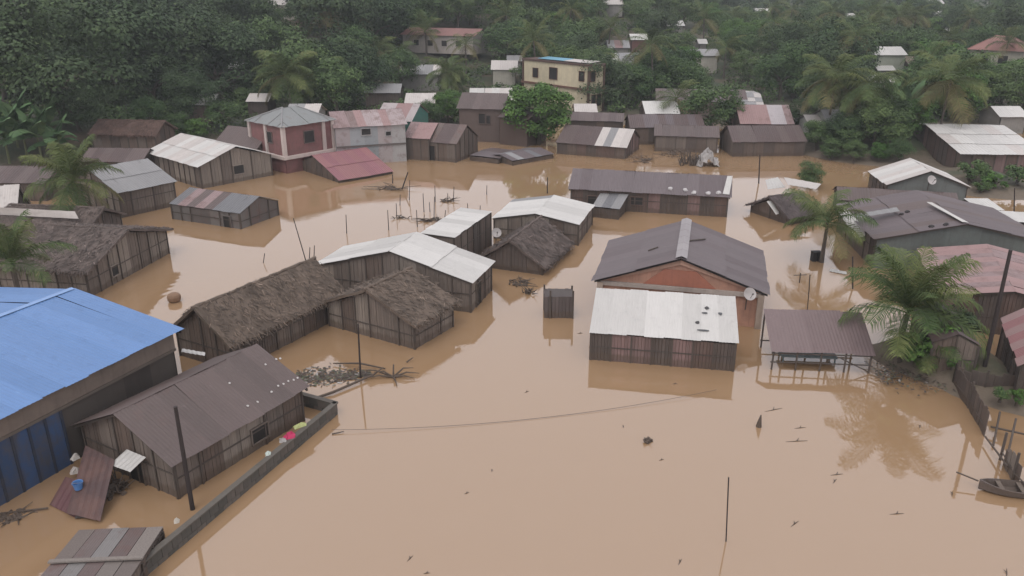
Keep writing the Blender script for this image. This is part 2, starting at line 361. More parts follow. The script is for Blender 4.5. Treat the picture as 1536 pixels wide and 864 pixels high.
def house(label, A, B, ze, roof, walls, R=None, W=None, Rrow=None, over=.3, name="house", cat="house", mono=False, flatrise=None, C=None, th=None, sheets=None, endwalls=None,
          openings={}, group=None, nowalls=False, cap=None, sw=None, rowlen=2.6, jit=.02, gable=None, base=None, wall_over=None, ground=None, peek=False):
    """A, B: photo pixels of the two ends of the near roof edge; ze: its height over ground or water; R: pixel of the ridge end beside A"""
    a = hit(*A, off=ze) if ground is None else G(*A, ground + ze); b = G(*B, a.z); z0 = a.z - ze
    d = b - a; L = d.length; d.normalize(); n = Vector((-d.y, d.x, 0)); s = None
    if R is not None:
        u = (R[0] - 768) / FPX; v = (R[1] - 432) / FPX; k = cp - v * sp; det = -u * n.y + n.x * k
        s = (u * a.y - a.x * k) / det; t = (a.y + n.y * s) / k; zr = CAMH - t * (sp + v * cp)
        if s < 0: n = -n; s = -s
        if mono: s = s / 2
    elif C is not None:
        c = G(*C, a.z); s = (c - a).dot(n)
        if s < 0: n = -n; s = -s
        s /= 2; zr = a.z + (flatrise or 0)
    else:
        if n.y < 0: n = -n
        s = W / 2; q = a + n * (W if mono else s)
        if Rrow is not None:
            v = (Rrow - 432) / FPX; zr = CAMH - q.y * (sp + v * cp) / (cp - v * sp)
        else: zr = a.z + flatrise
    ctr = (a + b) / 2 + n * s; x = d.copy()
    if x.cross(n).z < 0: x = -x; flip = True
    else: flip = False
    yaw = math.atan2(x.y, x.x); root = empty(name, (ctr.x, ctr.y, z0), yaw); tag(root, label, cat, group)
    E, Z = ze, zr - z0; depth = proj(ctr)[2]; hl = L / 2; ins = over
    cs = [ctr + x * sx * hl + n * sy * s + Vector((0, 0, h - ctr.z + z0)) for sx in (-1, 1) for sy in (-1, 1) for h in (0, E)] + [ctr + x * sx * hl + Vector((0, 0, zr - ctr.z)) for sx in (-1, 1)]
    pj = [proj(c) for c in cs]; HOUSES.append((ctr.x, ctr.y, math.hypot(hl, s), min(p[0] for p in pj), max(p[0] for p in pj), min(p[1] for p in pj), min(p[1] for p in pj) + (max(p[1] for p in pj) - min(p[1] for p in pj)) * (.45 if peek else 1), depth, peek))
    slope = (Z - E) / (2 * s if mono else s); rl = math.hypot(Z - E, 2 * s if mono else s)
    info = dict(root=root, L=hl, s=s, E=E, Z=Z, z0=z0, depth=depth, slope=slope, flip=flip, rl=rl)
    M1 = basis((-hl, -s, E), (1, 0, 0), (0, 1, slope)); M2 = basis((hl, s, E), (-1, 0, 0), (0, -1, slope)); info['M1'], info['M2'] = M1, M2
    if roof == 'tin':
        lay_sheets(root, M1, 2 * hl, rl, sheets, depth, sw, rowlen, jit)
        if not mono: lay_sheets(root, M2, 2 * hl, rl, sheets, depth, sw, rowlen, jit)
        if depth < 75:
            t = -.03
            for xx in (-hl + .12, hl - .12):   # rafters under the sheet edges
                for (ya, za, yb, zb_) in ([(-s + .05, E, s - .05, Z)] if mono else [(-(s - .05), E, -.02, Z), (s - .05, E, .02, Z)]):
                    MB().poly8([(xx - .04, ya, za - .12), (xx + .04, ya, za - .12), (xx - .04, yb, zb_ - .12), (xx + .04, yb, zb_ - .12), (xx - .04, ya, za + t), (xx + .04, ya, za + t), (xx - .04, yb, zb_ + t), (xx + .04, yb, zb_ + t)]).build("rafter", walls['post'] if walls and walls.get('post') else DARKV, root)
    elif roof == 'thatch':
        thatch_slope(root, M1, 2 * hl, rl, th)
        if not mono: thatch_slope(root, M2, 2 * hl, rl, th)
        rb = MB(); k = int(2 * hl / .4) + 1
        pts = [(-hl - .05 + (2 * hl + .1) * i / k, random.uniform(-.03, .03), Z + .1 + random.uniform(-.03, .04)) for i in range(k + 1)]
        rb.tube(pts, [.08 + random.uniform(-.02, .02) for _ in pts], 6); rb.build("ridge_thatch", th, root)
    elif roof == 'hip':
        r = hl - min(hl, s) * .75
        for P in ([(-hl, -s, E), (hl, -s, E), (r, 0, Z), (-r, 0, Z)], [(hl, s, E), (-hl, s, E), (-r, 0, Z), (r, 0, Z)], [(-hl, s, E), (-hl, -s, E), (-r, 0, Z)], [(hl, -s, E), (hl, s, E), (r, 0, Z)]):
            m = MB(); e0, e1 = Vector(P[0]), Vector(P[1]); tp = [Vector(p) for p in P[2:]]; nn = max(3, int((e1 - e0).length / .7))
            ex = (e1 - e0).normalized(); Lw = (e1 - e0).length; a_ = (tp[-1] - e0).dot(ex); b_ = Lw - (tp[0] - e0).dot(ex); upv = tp[0] - e0 - ex * (tp[0] - e0).dot(ex)
            xs = sorted(set([Lw * i / nn for i in range(nn + 1)] + [round(a_, 4), round(Lw - b_, 4)])); hh = lambda x: max(0, min(x / a_, 1, (Lw - x) / b_))
            for i, (xa, xb) in enumerate(zip(xs, xs[1:])):
                if xb - xa < .01: continue
                up = Vector((0, 0, .03 if i % 2 else .0)); m.quad(e0 + ex * xa + up, e0 + ex * xb + up, e0 + ex * xb + upv * hh(xb) + up, e0 + ex * xa + upv * hh(xa) + up)
            m.build("roof_slope", sheets[0], root)
        cb = MB()
        for c in ((-hl, -s), (hl, -s), (-hl, s), (hl, s)): cb.tube([(c[0], c[1], E + .04), (r * (1 if c[0] > 0 else -1), 0, Z + .05)], .07, 5)
        cb.build("hip_cap", sheets[-1], root)
    elif roof == 'flat':
        MB().box(-hl, hl, -s, s, E - .25, E).build("roof_slab", sheets[0], root)
    if cap and not mono and roof == 'tin':
        r = .16; MB().quad((-hl - .02, -r, Z - r * slope + .07), (hl + .02, -r, Z - r * slope + .07), (hl + .02, 0, Z + .09), (-hl - .02, 0, Z + .09)).quad((-hl - .02, 0, Z + .09), (hl + .02, 0, Z + .09), (hl + .02, r, Z - r * slope + .07), (-hl - .02, r, Z - r * slope + .07)).build("ridge_cap", cap, root)
    if not nowalls:
        wx, wy = hl - ins, s - (wall_over if wall_over is not None else ins); zb = -.35 if terr(ctr.x, ctr.y) > -.3 else -.6
        if mono:
            zf = E + slope * (s - wy) - .06; zk = E + slope * (s + wy) - .06
            tops = [lambda t: zf, lambda t: zf + (zk - zf) * t / (2 * wy), lambda t: zk, lambda t: zk + (zf - zk) * t / (2 * wy)]
        elif roof in ('hip', 'flat'):
            q = E - (.25 if roof == 'flat' else 0) + (0 if roof == 'flat' else slope * ins) - .02; tops = [lambda t: q] * 4
        else:
            zf = E + slope * (s - wy) - .06; tp = Z - .09
            gb = lambda t: zf + (tp - zf) * (1 - abs(t - wy) / wy); tops = [lambda t: zf, gb, lambda t: zf, gb]
        wdefs = [((-wx, -wy, 0), (1, 0, 0), 2 * wx), ((wx, -wy, 0), (0, 1, 0), 2 * wy), ((wx, wy, 0), (-1, 0, 0), 2 * wx), ((-wx, wy, 0), (0, -1, 0), 2 * wy)]
        for i, (o, xd, ln) in enumerate(wdefs):
            sp_ = (endwalls or walls) if i in (1, 3) else walls
            wall(root, o, xd, ln, zb, tops[i], sp_, depth, openings.get(i, ()))
        info['wx'], info['wy'] = wx, wy
    return info

# colours of sheets and boards
GREYW = wood((122, 108, 98)); BROWNW = wood((104, 86, 75)); DARKW = wood((84, 70, 63)); REDW = wood((100, 75, 66)); POST = wood((80, 68, 60), .2); PALEW = wood((150, 137, 125))
WHITE = tin((230, 226, 220), .04, .55); WHITE2 = tin((218, 214, 208), .06, .55); WHITER = tin((220, 211, 204), .14, .55)
GREY = tin((160, 158, 157), .08, .55); GREYD = tin((125, 124, 126), .08, .5); BROWNR = tin((112, 96, 92), .12, .6); BROWND = tin((102, 85, 82), .25, .6); BROWN2 = tin((106, 91, 87), .18, .6)
SLATE = tin((121, 109, 110), .07, .58); SLATE2 = tin((114, 101, 102), .1, .58); PINK = tin((166, 114, 114), .16, .58); PINK2 = tin((174, 140, 136), .3, .58); RUSTY = tin((165, 140, 138), .5, .6)
BLUE = tin((116, 156, 212), .0, .5); BLUE2 = tin((110, 150, 205), .0, .5)
TH = thatch((122, 106, 93)); TH2 = thatch((116, 102, 95))
W_grey = dict(style='board', cols=[GREYW, GREYW, BROWNW, PALEW], post=POST, skip=.2)
W_pale = dict(style='board', cols=[PALEW, GREYW], post=POST, skip=.1)
W_brown = dict(style='board', cols=[BROWNW, DARKW, BROWNW, GREYW], post=POST, skip=.3)
W_dark = dict(style='board', cols=[DARKW, DARKW, BROWNW], post=POST, skip=.3)
W_red = dict(style='board', cols=[REDW, DARKW, REDW, BROWNW, wood((138, 108, 104))], post=POST, skip=.3)
W_tin = dict(style='tin', cols=[tin((128, 122, 118), .35, .6), tin((112, 104, 100), .4, .6)], post=POST, skip=.4)
def W_pl(c, pw=3.0, dirt=.35, frame=None): return dict(style='plaster', cols=[plaster(c, dirt)], pw=pw, frame=frame)

H = {}
# --- the near ones
band = plaster((140, 124, 112), .35)
H['blue'] = house("long warehouse with bright blue metal roof and dark blue lower wall at left edge", (275, 494), (-150, 704), 3.2, 'tin',
    dict(style='plaster', cols=[plaster((74, 66, 62), .5), plaster((86, 78, 72), .5)], pw=1.4, post=None), R=(108, 434), over=.35, sheets=[BLUE, BLUE, BLUE2], cat="warehouse", name="warehouse", cap=tin((150, 185, 235), 0, .45), sw=.95, rowlen=0, ground=0)
I = H['blue']; rt = I['root']; hl, s_, wx, wy = I['L'], I['s'], I['wx'], I['wy']
sgn = -1
MB().box(-wx - .02, wx + .02, -wy - .07, -wy - .002, 2.42, 3.12).build("concrete_band", band, rt); MB().box(-wx - .03, wx + .03, -wy - .10, -wy - .004, 2.30, 2.415).build("ledge", plaster((120, 108, 98), .3), rt)
bp = [plaster((58, 84, 124), .75), plaster((52, 76, 112), .75)]
# the nearer part of the long wall is painted blue, board by board
dA = 1 if I['flip'] else -1      # end A (far end) lies at -x unless flipped
k = 8; xa, xb = (-.2, -wx) if I['flip'] else (.2, wx)
xs_ = [xa + (xb - xa) * i / k for i in range(k + 1)]
for i in range(k):
    x0, x1 = sorted((xs_[i] , xs_[i + 1])); MB().box(x0 + .01, x1 - .01, -wy - .05 - .006 * (i % 2), -wy - .003, -.5, 2.29).build("painted_panel", bp[i % 2], rt)
for i in range(k + 1): MB().box(xs_[i] - .05, xs_[i] + .05, -wy - .085, -wy - .06, -.5, 2.29).build("post", plaster((40, 52, 74), .4), rt)
H['brown'] = house("wooden hut under a plain brown metal roof beside the low block wall", (257, 702), (465, 581), 1.5, 'tin', W_grey, R=(169, 622), over=.28, sheets=[BROWNR, BROWN2], sw=.9, rowlen=0, cat="hut", name="hut",
    ground=0, openings={1: [('door', .42, .8, -.4, .95)], 3: [('door', .58, .8, -.4, .95)], 0: [('window', .62, .8, .35, .95)]})
H['box'] = house("small shed with a patched roof of loose planks at bottom left corner", (28, 905), (176, 898), 1.0, 'tin', W_grey, R=(118, 798), mono=True, over=.06, sheets=[BROWNR], cat="shed", name="shed", ground=0, sw=9)
H['long_thatch'] = house("long thatched house with sagging grey roof beside the blue warehouse", (345, 524), (520, 440), 1.35, 'thatch', W_brown, R=(290, 464), th=TH, over=.3, ground=0)
H['thatch_plank'] = house("thatched hut with tall vertical plank gable in front of white roof", (622, 492), (688, 455), 1.3, 'thatch', W_grey, R=(547, 437), th=TH, over=.25, cat="hut", name="hut", ground=0)
H['w6'] = house("plank house with bright white metal roof behind the thatched plank hut", (708, 425), (742, 392), 1.8, 'tin', W_grey, R=(583, 377), over=.18, sheets=[WHITE, WHITE, WHITE2], ground=0, sw=1.0, openings={0: [('door', .35, .7, -.4, 1.35)]})
H['w7'] = house("dark timber house with flat white sloping roof in middle of the row", (682, 357), (739, 318), 2.4, 'tin', W_brown, R=(630, 350), mono=True, over=.12, sheets=[WHITE2, WHITE], ground=0)
H['w8'] = house("white roofed plank house at the far end of the diagonal row", (870, 338), (892, 308), 1.5, 'tin', W_grey, R=(803, 321), over=.15, sheets=lambda u, v: random.choice([WHITE, WHITE2, GREY] if random.random() < .4 else [WHITE, WHITE]), ground=0)
H['th9'] = house("low sunken thatched hut with eaves almost touching the flood", (817, 405), (860, 366), .45, 'thatch', W_dark, R=(764, 362), th=TH2, over=.25, cat="hut", name="hut", ground=0)
H['long'] = house("long dark timber house under a slate grey metal roof", (852, 284), (1097, 297), 1.6, 'tin', W_red, W=5.2, Rrow=253, over=.25, sheets=[SLATE, SLATE2, SLATE], ground=0,
    openings={0: [('door', .14, .7, -.4, 1.1), ('window', .43, .9, .6, 1.2)]})
H['leanto'] = house("low lean-to with a grey tin roof against the long timber house", (888, 310), (929, 314), .85, 'tin', W_dark, W=2.6, flatrise=.55, mono=True, over=.1, sheets=[GREY, GREYD, WHITE2], cat="lean-to", name="lean_to", ground=0)
H['centre'] = house("large house with dark grey roof and orange plastered gable in centre", (890, 421), (916, 360), 2.0, 'tin', W_pl((208, 158, 134), 1.6, .35, plaster((190, 180, 170), .2)), R=(1022, 388), over=.35, sheets=[SLATE, SLATE2, SLATE], ground=0,
    rowlen=2.4, sw=.95)
H['porch'] = house("plank porch hut with white metal roof in front of the orange gable", (884, 499), (1107, 516), 1.45, 'tin', W_red, W=3.1, Rrow=432, mono=True, over=.1, sheets=[WHITE, WHITE2, WHITE], ground=0, cat="porch", name="porch", sw=.86, rowlen=0)
H['shelter'] = house("open shelter with flat brown metal roof on thin posts", (1157, 528), (1312, 534), .95, 'tin', W_dark, W=2.7, Rrow=464, mono=True, sheets=[tin((140, 120, 118), .1, .6), tin((134, 114, 112), .15, .6)], nowalls=True, ground=0, cat="shelter", name="shelter", rowlen=0)
# --- right cluster
H['r1'] = house("wide dark roofed house with green grey gable on the right", (1312, 359), (1255, 306), 2.0, 'tin', W_brown, endwalls=W_pl((112, 118, 114), 2.2, .4), R=(1452, 336), over=.25, sheets=[SLATE2, BROWNR, SLATE2], ground=0)
H['r_flat'] = house("low dark roofed house tucked behind the wide gabled house", (1256, 300), (1440, 311), 1.3, 'tin', W_dark, W=3.2, Rrow=280, over=.2, sheets=[BROWNR, BROWN2], ground=0)
H['r_white'] = house("raised house with clean white roof and grey gable at right", (1329, 278), (1301, 257), 1.6, 'tin', W_dark, endwalls=W_pl((122, 126, 123), 1.6, .4), R=(1397, 257), over=.25, sheets=[WHITE, WHITER], ground=0)
H['barn'] = house("wide white roofed timber barn at upper right edge", (1440, 231), (1570, 233), 2.1, 'tin', W_red, R=(1388, 187), over=.3, sheets=[WHITE, WHITER, WHITE], ground=0, cat="barn", name="barn", sw=1.2, rowlen=3.4)
H['pink_r'] = house("house with faded pink and white metal roof behind the leaning pole", (1400, 443), (1376, 373), 1.8, 'tin', W_red, R=(1524, 438), over=.2, sheets=lambda u, v: random.choice([PINK2, PINK2, RUSTY]), ground=0)
H['pink_r2'] = house("dark timber house with pinkish roof at the right edge below", (1528, 549), (1500, 478), 1.9, 'tin', W_dark, R=(1600, 520), over=.2, sheets=[PINK, PINK2], ground=0)
H['shed_r'] = house("small brown weathered shed wedged beside the pink roofed house", (1472, 520), (1436, 470), 1.9, 'tin', W_brown, W=2.0, flatrise=.5, over=.08, sheets=[BROWND], ground=0, cat="shed", name="shed")
H['s1'] = house("tiny low hut with a bright white sloping sheet roof at right", (1470, 316), (1506, 316), .7, 'tin', W_dark, R=(1446, 298), mono=True, over=.05, sheets=[WHITE], ground=0, cat="hut", name="hut")
H['s2'] = house("white roofed annex cut off by the right picture edge", (1512, 333), (1570, 336), 1.0, 'tin', W_dark, R=(1484, 316), mono=True, over=.05, sheets=[WHITE], ground=0, cat="annex", name="annex")
# --- left and middle
H['h21'] = house("low flooded tin hut with grey patched roof standing alone in water", (359, 321), (253, 306), 1.2, 'tin', W_tin, R=(388, 295), openings={0: [('door', .82, .7, -.4, .85)], 2: [('door', .18, .7, -.4, .85)]}, over=.12, sheets=lambda u, v: random.choice([GREYD, GREYD, BROWNR, RUSTY]), ground=0, cat="hut", name="hut")
H['h22'] = house("pale plank house with large white roof near the pink building", (297, 251), (216, 228), 2.0, 'tin', W_pale, R=(354, 220), over=.3, sheets=[WHITE, WHITER], ground=0, openings={1: [('window', .52, 1.0, .75, 1.5)]})
H['h23'] = house("house with smooth pale grey roof behind the left coconut palm", (265, 272), (176, 290), 2.0, 'tin', W_grey, R=(220, 238), over=.2, sheets=[GREY, GREY], ground=0)
H['h24'] = house("large thatched house with pale plank gable above the blue roof", (130, 412), (-20, 403), 1.55, 'thatch', W_pale, R=(195, 346), th=TH2, over=.35, ground=0, openings={1: [('window', .3, .6, .5, 1.1)], 3: [('window', .7, .6, .5, 1.1)]})
H['h25'] = house("thatched house hidden behind another thatched roof at left", (130, 350), (-20, 344), 1.5, 'thatch', W_dark, W=4.6, Rrow=314, th=TH2, over=.3, ground=0)
H['h26'] = house("small house with white roof at the far left edge", (48, 306), (-40, 312), 1.7, 'tin', W_dark, R=(27, 277), over=.2, sheets=[WHITER], ground=0)
H['h27'] = house("brown roofed shed under banana plants at left edge", (66, 276), (-30, 275), 1.5, 'tin', W_brown, W=5, Rrow=250, over=.2, sheets=[BROWNR, BROWND], ground=0, cat="shed", name="shed")
H['h28'] = house("brown thatched hut against dark trees at upper left", (131, 203), (234, 205), 1.6, 'thatch', W_brown, W=4.5, Rrow=181, th=thatch((112, 88, 78)), over=.3, cat="hut", name="hut")
H['h29'] = house("low brown roofed hut between grey roof and thatched hut", (118, 243), (212, 244), 1.6, 'tin', W_brown, W=4.2, Rrow=222, over=.2, sheets=[BROWND, BROWNR], cat="hut", name="hut", ground=0)
H['h30'] = house("brown roofed house partly hidden beside the pink building", (318, 218), (385, 224), 2.0, 'tin', W_brown, W=5, Rrow=189, over=.2, sheets=[BROWNR], ground=0)
PK = plaster((150, 104, 102), .45); PKF = plaster((214, 198, 190), .15)
H['pink'] = house("two storey pink house with white corner columns and grey hipped roof", (422, 192), (504, 180), 4.4, 'hip', dict(style='plaster', cols=[PK], pw=2.6, frame=plaster((130, 110, 105), .4)), C=(369, 181), flatrise=1.3, sheets=[tin((150, 152, 150), .2, .5), GREY], over=.3, ground=0,
    openings={0: [('window', .5, 1.1, 2.6, 3.7)], 3: [('window', .6, .8, 2.7, 3.7)], 1: [('window', .5, .9, 2.7, 3.7)]})
I = H['pink']; rt = I['root']; wx, wy = I['wx'], I['wy']
for x, y in ((-wx, -wy), (wx, -wy), (-wx, wy), (wx, wy), (-wx, 0), (wx - 1.1, -wy)): MB().box(x - .17, x + .17, y - .17, y + .17, 1.5, 4.5).build("column", PKF, rt)
MB().box(-wx - .3, wx + .3, -wy - .3, wy + .3, 1.35, 1.65).build("floor_band", PKF, rt)
H['shabby'] = house("two storey patched white tin house with rusty roof", (611, 187), (500, 193), 3.7, 'tin', dict(style='tin', cols=[tin((192, 188, 186), .3, .6), tin((176, 180, 182), .25, .6), tin((196, 184, 182), .35, .6)], post=None, pw=1.3), W=6.5, Rrow=163, over=.2,
    sheets=lambda u, v: random.choice([RUSTY, tin((190, 172, 170), .5, .6), PINK2, tin((150, 128, 124), .6, .6)]), ground=0, openings={0: [('window', .43, .9, 2.9, 3.5), ('window', .75, .5, 2.7, 3.1)]})
MB().box(-H['shabby']['wx'] - .02, H['shabby']['wx'] + .02, -H['shabby']['wy'] - .12, -H['shabby']['wy'] - .03, 1.75, 1.9).build("floor_band", plaster((120, 112, 108), .4), H['shabby']['root'])
H['red'] = house("collapsed hut with dusky red metal roof sunk to its eaves", (508, 271), (590, 257), .25, 'tin', W_dark, R=(468, 233), over=.12, sheets=[PINK, PINK, tin((158, 104, 110), .1, .55)], ground=0, cat="hut", name="hut", jit=.02)
H['turq'] = house("pale roofed house with turquoise gable behind patched tin house", (617, 183), (560, 181), 3.2, 'tin', W_pl((70, 130, 118), 3, .3), W=6.5, Rrow=156, over=.15, sheets=[PINK2, tin((198, 186, 184), .3, .6)])
H['wood35'] = house("two tier dark timber house standing in the water right of tin house", (684, 217), (628, 212), 1.85, 'tin', W_brown, W=5, Rrow=188, over=.15, sheets=[BROWND, tin((120, 104, 98), .5, .6)], ground=0, openings={0: [('door', .3, .9, -.3, 1.5)]})
H['wood35b'] = house("narrow timber annex with pink sheets between tin and timber houses", (644, 209), (604, 207), 2.2, 'tin', W_dark, W=5, Rrow=185, over=.15, sheets=[PINK2, RUSTY], cat="annex", name="annex", ground=0)
H['h36'] = house("nearly submerged low hut with torn grey roof in mid channel", (769, 242), (831, 231), .45, 'tin', W_dark, R=(749, 232), over=.1, sheets=[GREYD, SLATE2, GREY], ground=0, cat="hut", name="hut", jit=.02)
H['h36b'] = house("drowned dark lean-to with rusted sheets beside the torn roof", (704, 233), (748, 238), .55, 'tin', W_dark, W=4.5, Rrow=226, over=.1, sheets=[BROWND, SLATE2], ground=0, cat="lean-to", name="lean_to", jit=.02)
H['h37'] = house("tall brown two storey house left of the bright green tree", (684, 163), (754, 165), 3.7, 'tin', dict(style='plaster', cols=[plaster((112, 96, 90), .35)], pw=2.0, post=None), W=6, Rrow=139, over=.25, sheets=[BROWNR, BROWN2], ground=0,
    openings={0: [('window', .55, .7, 2.1, 3.2), ('window', .7, .4, 2.1, 3.0)]})
H['h37b'] = house("dark brown wing behind the bright green tree", (746, 176), (792, 180), 3.0, 'tin', dict(style='plaster', cols=[plaster((98, 80, 72), .4)], pw=2.0, post=None), W=5, Rrow=160, over=.15, sheets=[BROWND], cat="house wing", name="house_wing", ground=0)
H['h38'] = house("long low house with roof half dark and half white patched tin", (833, 214), (940, 222), 1.2, 'tin', W_red, W=6, Rrow=187, over=.2, sheets=lambda u, v: random.choice([WHITE2, GREY, WHITE2, WHITER]) if u > .45 else random.choice([BROWNR, BROWND]), ground=0)
H['h39'] = house("brown roofed timber house left of the white tarpaulin heap", (981, 204), (1079, 207), 1.65, 'tin', W_brown, W=5, Rrow=187, over=.2, sheets=[BROWNR, BROWN2], ground=0)
H['h40'] = house("brown roofed house standing at the water edge under grey palm", (1099, 214), (1211, 213), 1.5, 'tin', W_brown, W=5, Rrow=189, over=.2, sheets=[BROWNR, BROWND], ground=0)
H['h41'] = house("long brown roof seen just behind the row of waterside houses", (945, 192), (1058, 192), 1.9, 'tin', W_dark, W=5, Rrow=172, over=.2, sheets=[BROWND, SLATE2])
H['h41c'] = house("brown roofed house between half white roof and yellow building", (855, 181), (935, 183), 2.1, 'tin', W_dark, W=5, Rrow=168, over=.2, sheets=[BROWND, BROWNR])
H['h41b'] = house("long grey brown roofed barrack among trees behind the waterside row", (984, 152), (1122, 154), 2.2, 'tin', W_brown, W=6, Rrow=133, over=.2, sheets=[BROWNR, SLATE2])
H['h42'] = house("house with streaked pink and white tin roof and small gable", (1110, 186), (1192, 187), 2.2, 'tin', W_red, W=7, Rrow=157, over=.2, sheets=lambda u, v: random.choice([PINK2, PINK2, tin((205, 195, 196), .2, .5), RUSTY]))
H['h42b'] = house("pale roofed cross gable rising behind the streaked pink roof", (1148, 166), (1114, 165), 2.4, 'tin', W_brown, R=(1140, 141), over=.15, sheets=[WHITER, GREY])
YC = plaster((228, 214, 182), .2)
H['yellow'] = house("cream yellow two storey flat roofed building with blue tarp above trees", (884, 97), (783, 87), 6.4, 'flat', dict(style='plaster', cols=[YC], pw=3.2, frame=plaster((120, 84, 70), .3)), C=(911, 95), over=.15, sheets=[plaster((110, 84, 76), .4)], cat="building", name="building",
    openings={i: [('window', .2, 1.0, 4.0, 5.2), ('window', .48, 1.5, 4.0, 5.5), ('window', .9, .9, 4.2, 5.4), ('window', .35, .7, 1.0, 2.2)] for i in (0, 2)} | {i: [('window', .25, .8, 4.2, 5.5), ('window', .35, .7, 1.0, 2.4), ('window', .7, .7, 1.0, 2.4)] for i in (1, 3)})
I = H['yellow']; rt = I['root']; wx, wy = I['wx'], I['wy']
MB().box(-wx - .25, wx + .25, -wy - .25, wy + .25, 3.05, 3.3).build("floor_band", plaster((130, 96, 82), .3), rt)
for x in (-wx, wx):
    for y in (-wy, wy): MB().box(x - .14, x + .14, y - .14, y + .14, 0, 6.1).build("drainpipe", plain((96, 72, 60)), rt)
lay_sheets(rt, basis((-wx * .6, -wy * .9, 6.5), (1, 0, 0), (0, 1, .06)), wx * .8, wy * 1.5, [tin((110, 175, 200), 0, .5)], 125, rowlen=0)
lay_sheets(rt, basis((wx * .22, -wy * .9, 6.5), (1, 0, 0), (0, 1, .06)), wx * .75, wy * 1.5, [WHITER], 125, rowlen=0)
H['school'] = house("long white walled school with faded red roof on the hillside", (599, 52), (711, 55), 2.6, 'tin', W_pl((190, 180, 172), 2.4, .2), W=7, Rrow=41, over=.4, sheets=[tin((150, 104, 96), .15, .6)], cat="school", name="school", openings={0: [('window', .2, 1.0, .9, 1.8), ('window', .4, 1, .9, 1.8), ('window', .6, 1, .9, 1.8), ('window', .8, 1, .9, 1.8)]})
H['villa'] = house("cream villa with red tiled hipped roof at upper right", (1450, 74), (1540, 78), 4.6, 'hip', W_pl((205, 198, 182), 3, .2), W=9, flatrise=2.2, sheets=[tin((170, 120, 110), .1, .6)], over=.5, cat="villa", name="villa", openings={0: [('window', .3, 1.2, 2.4, 3.8), ('window', .65, 1.4, 2.4, 3.8)]})
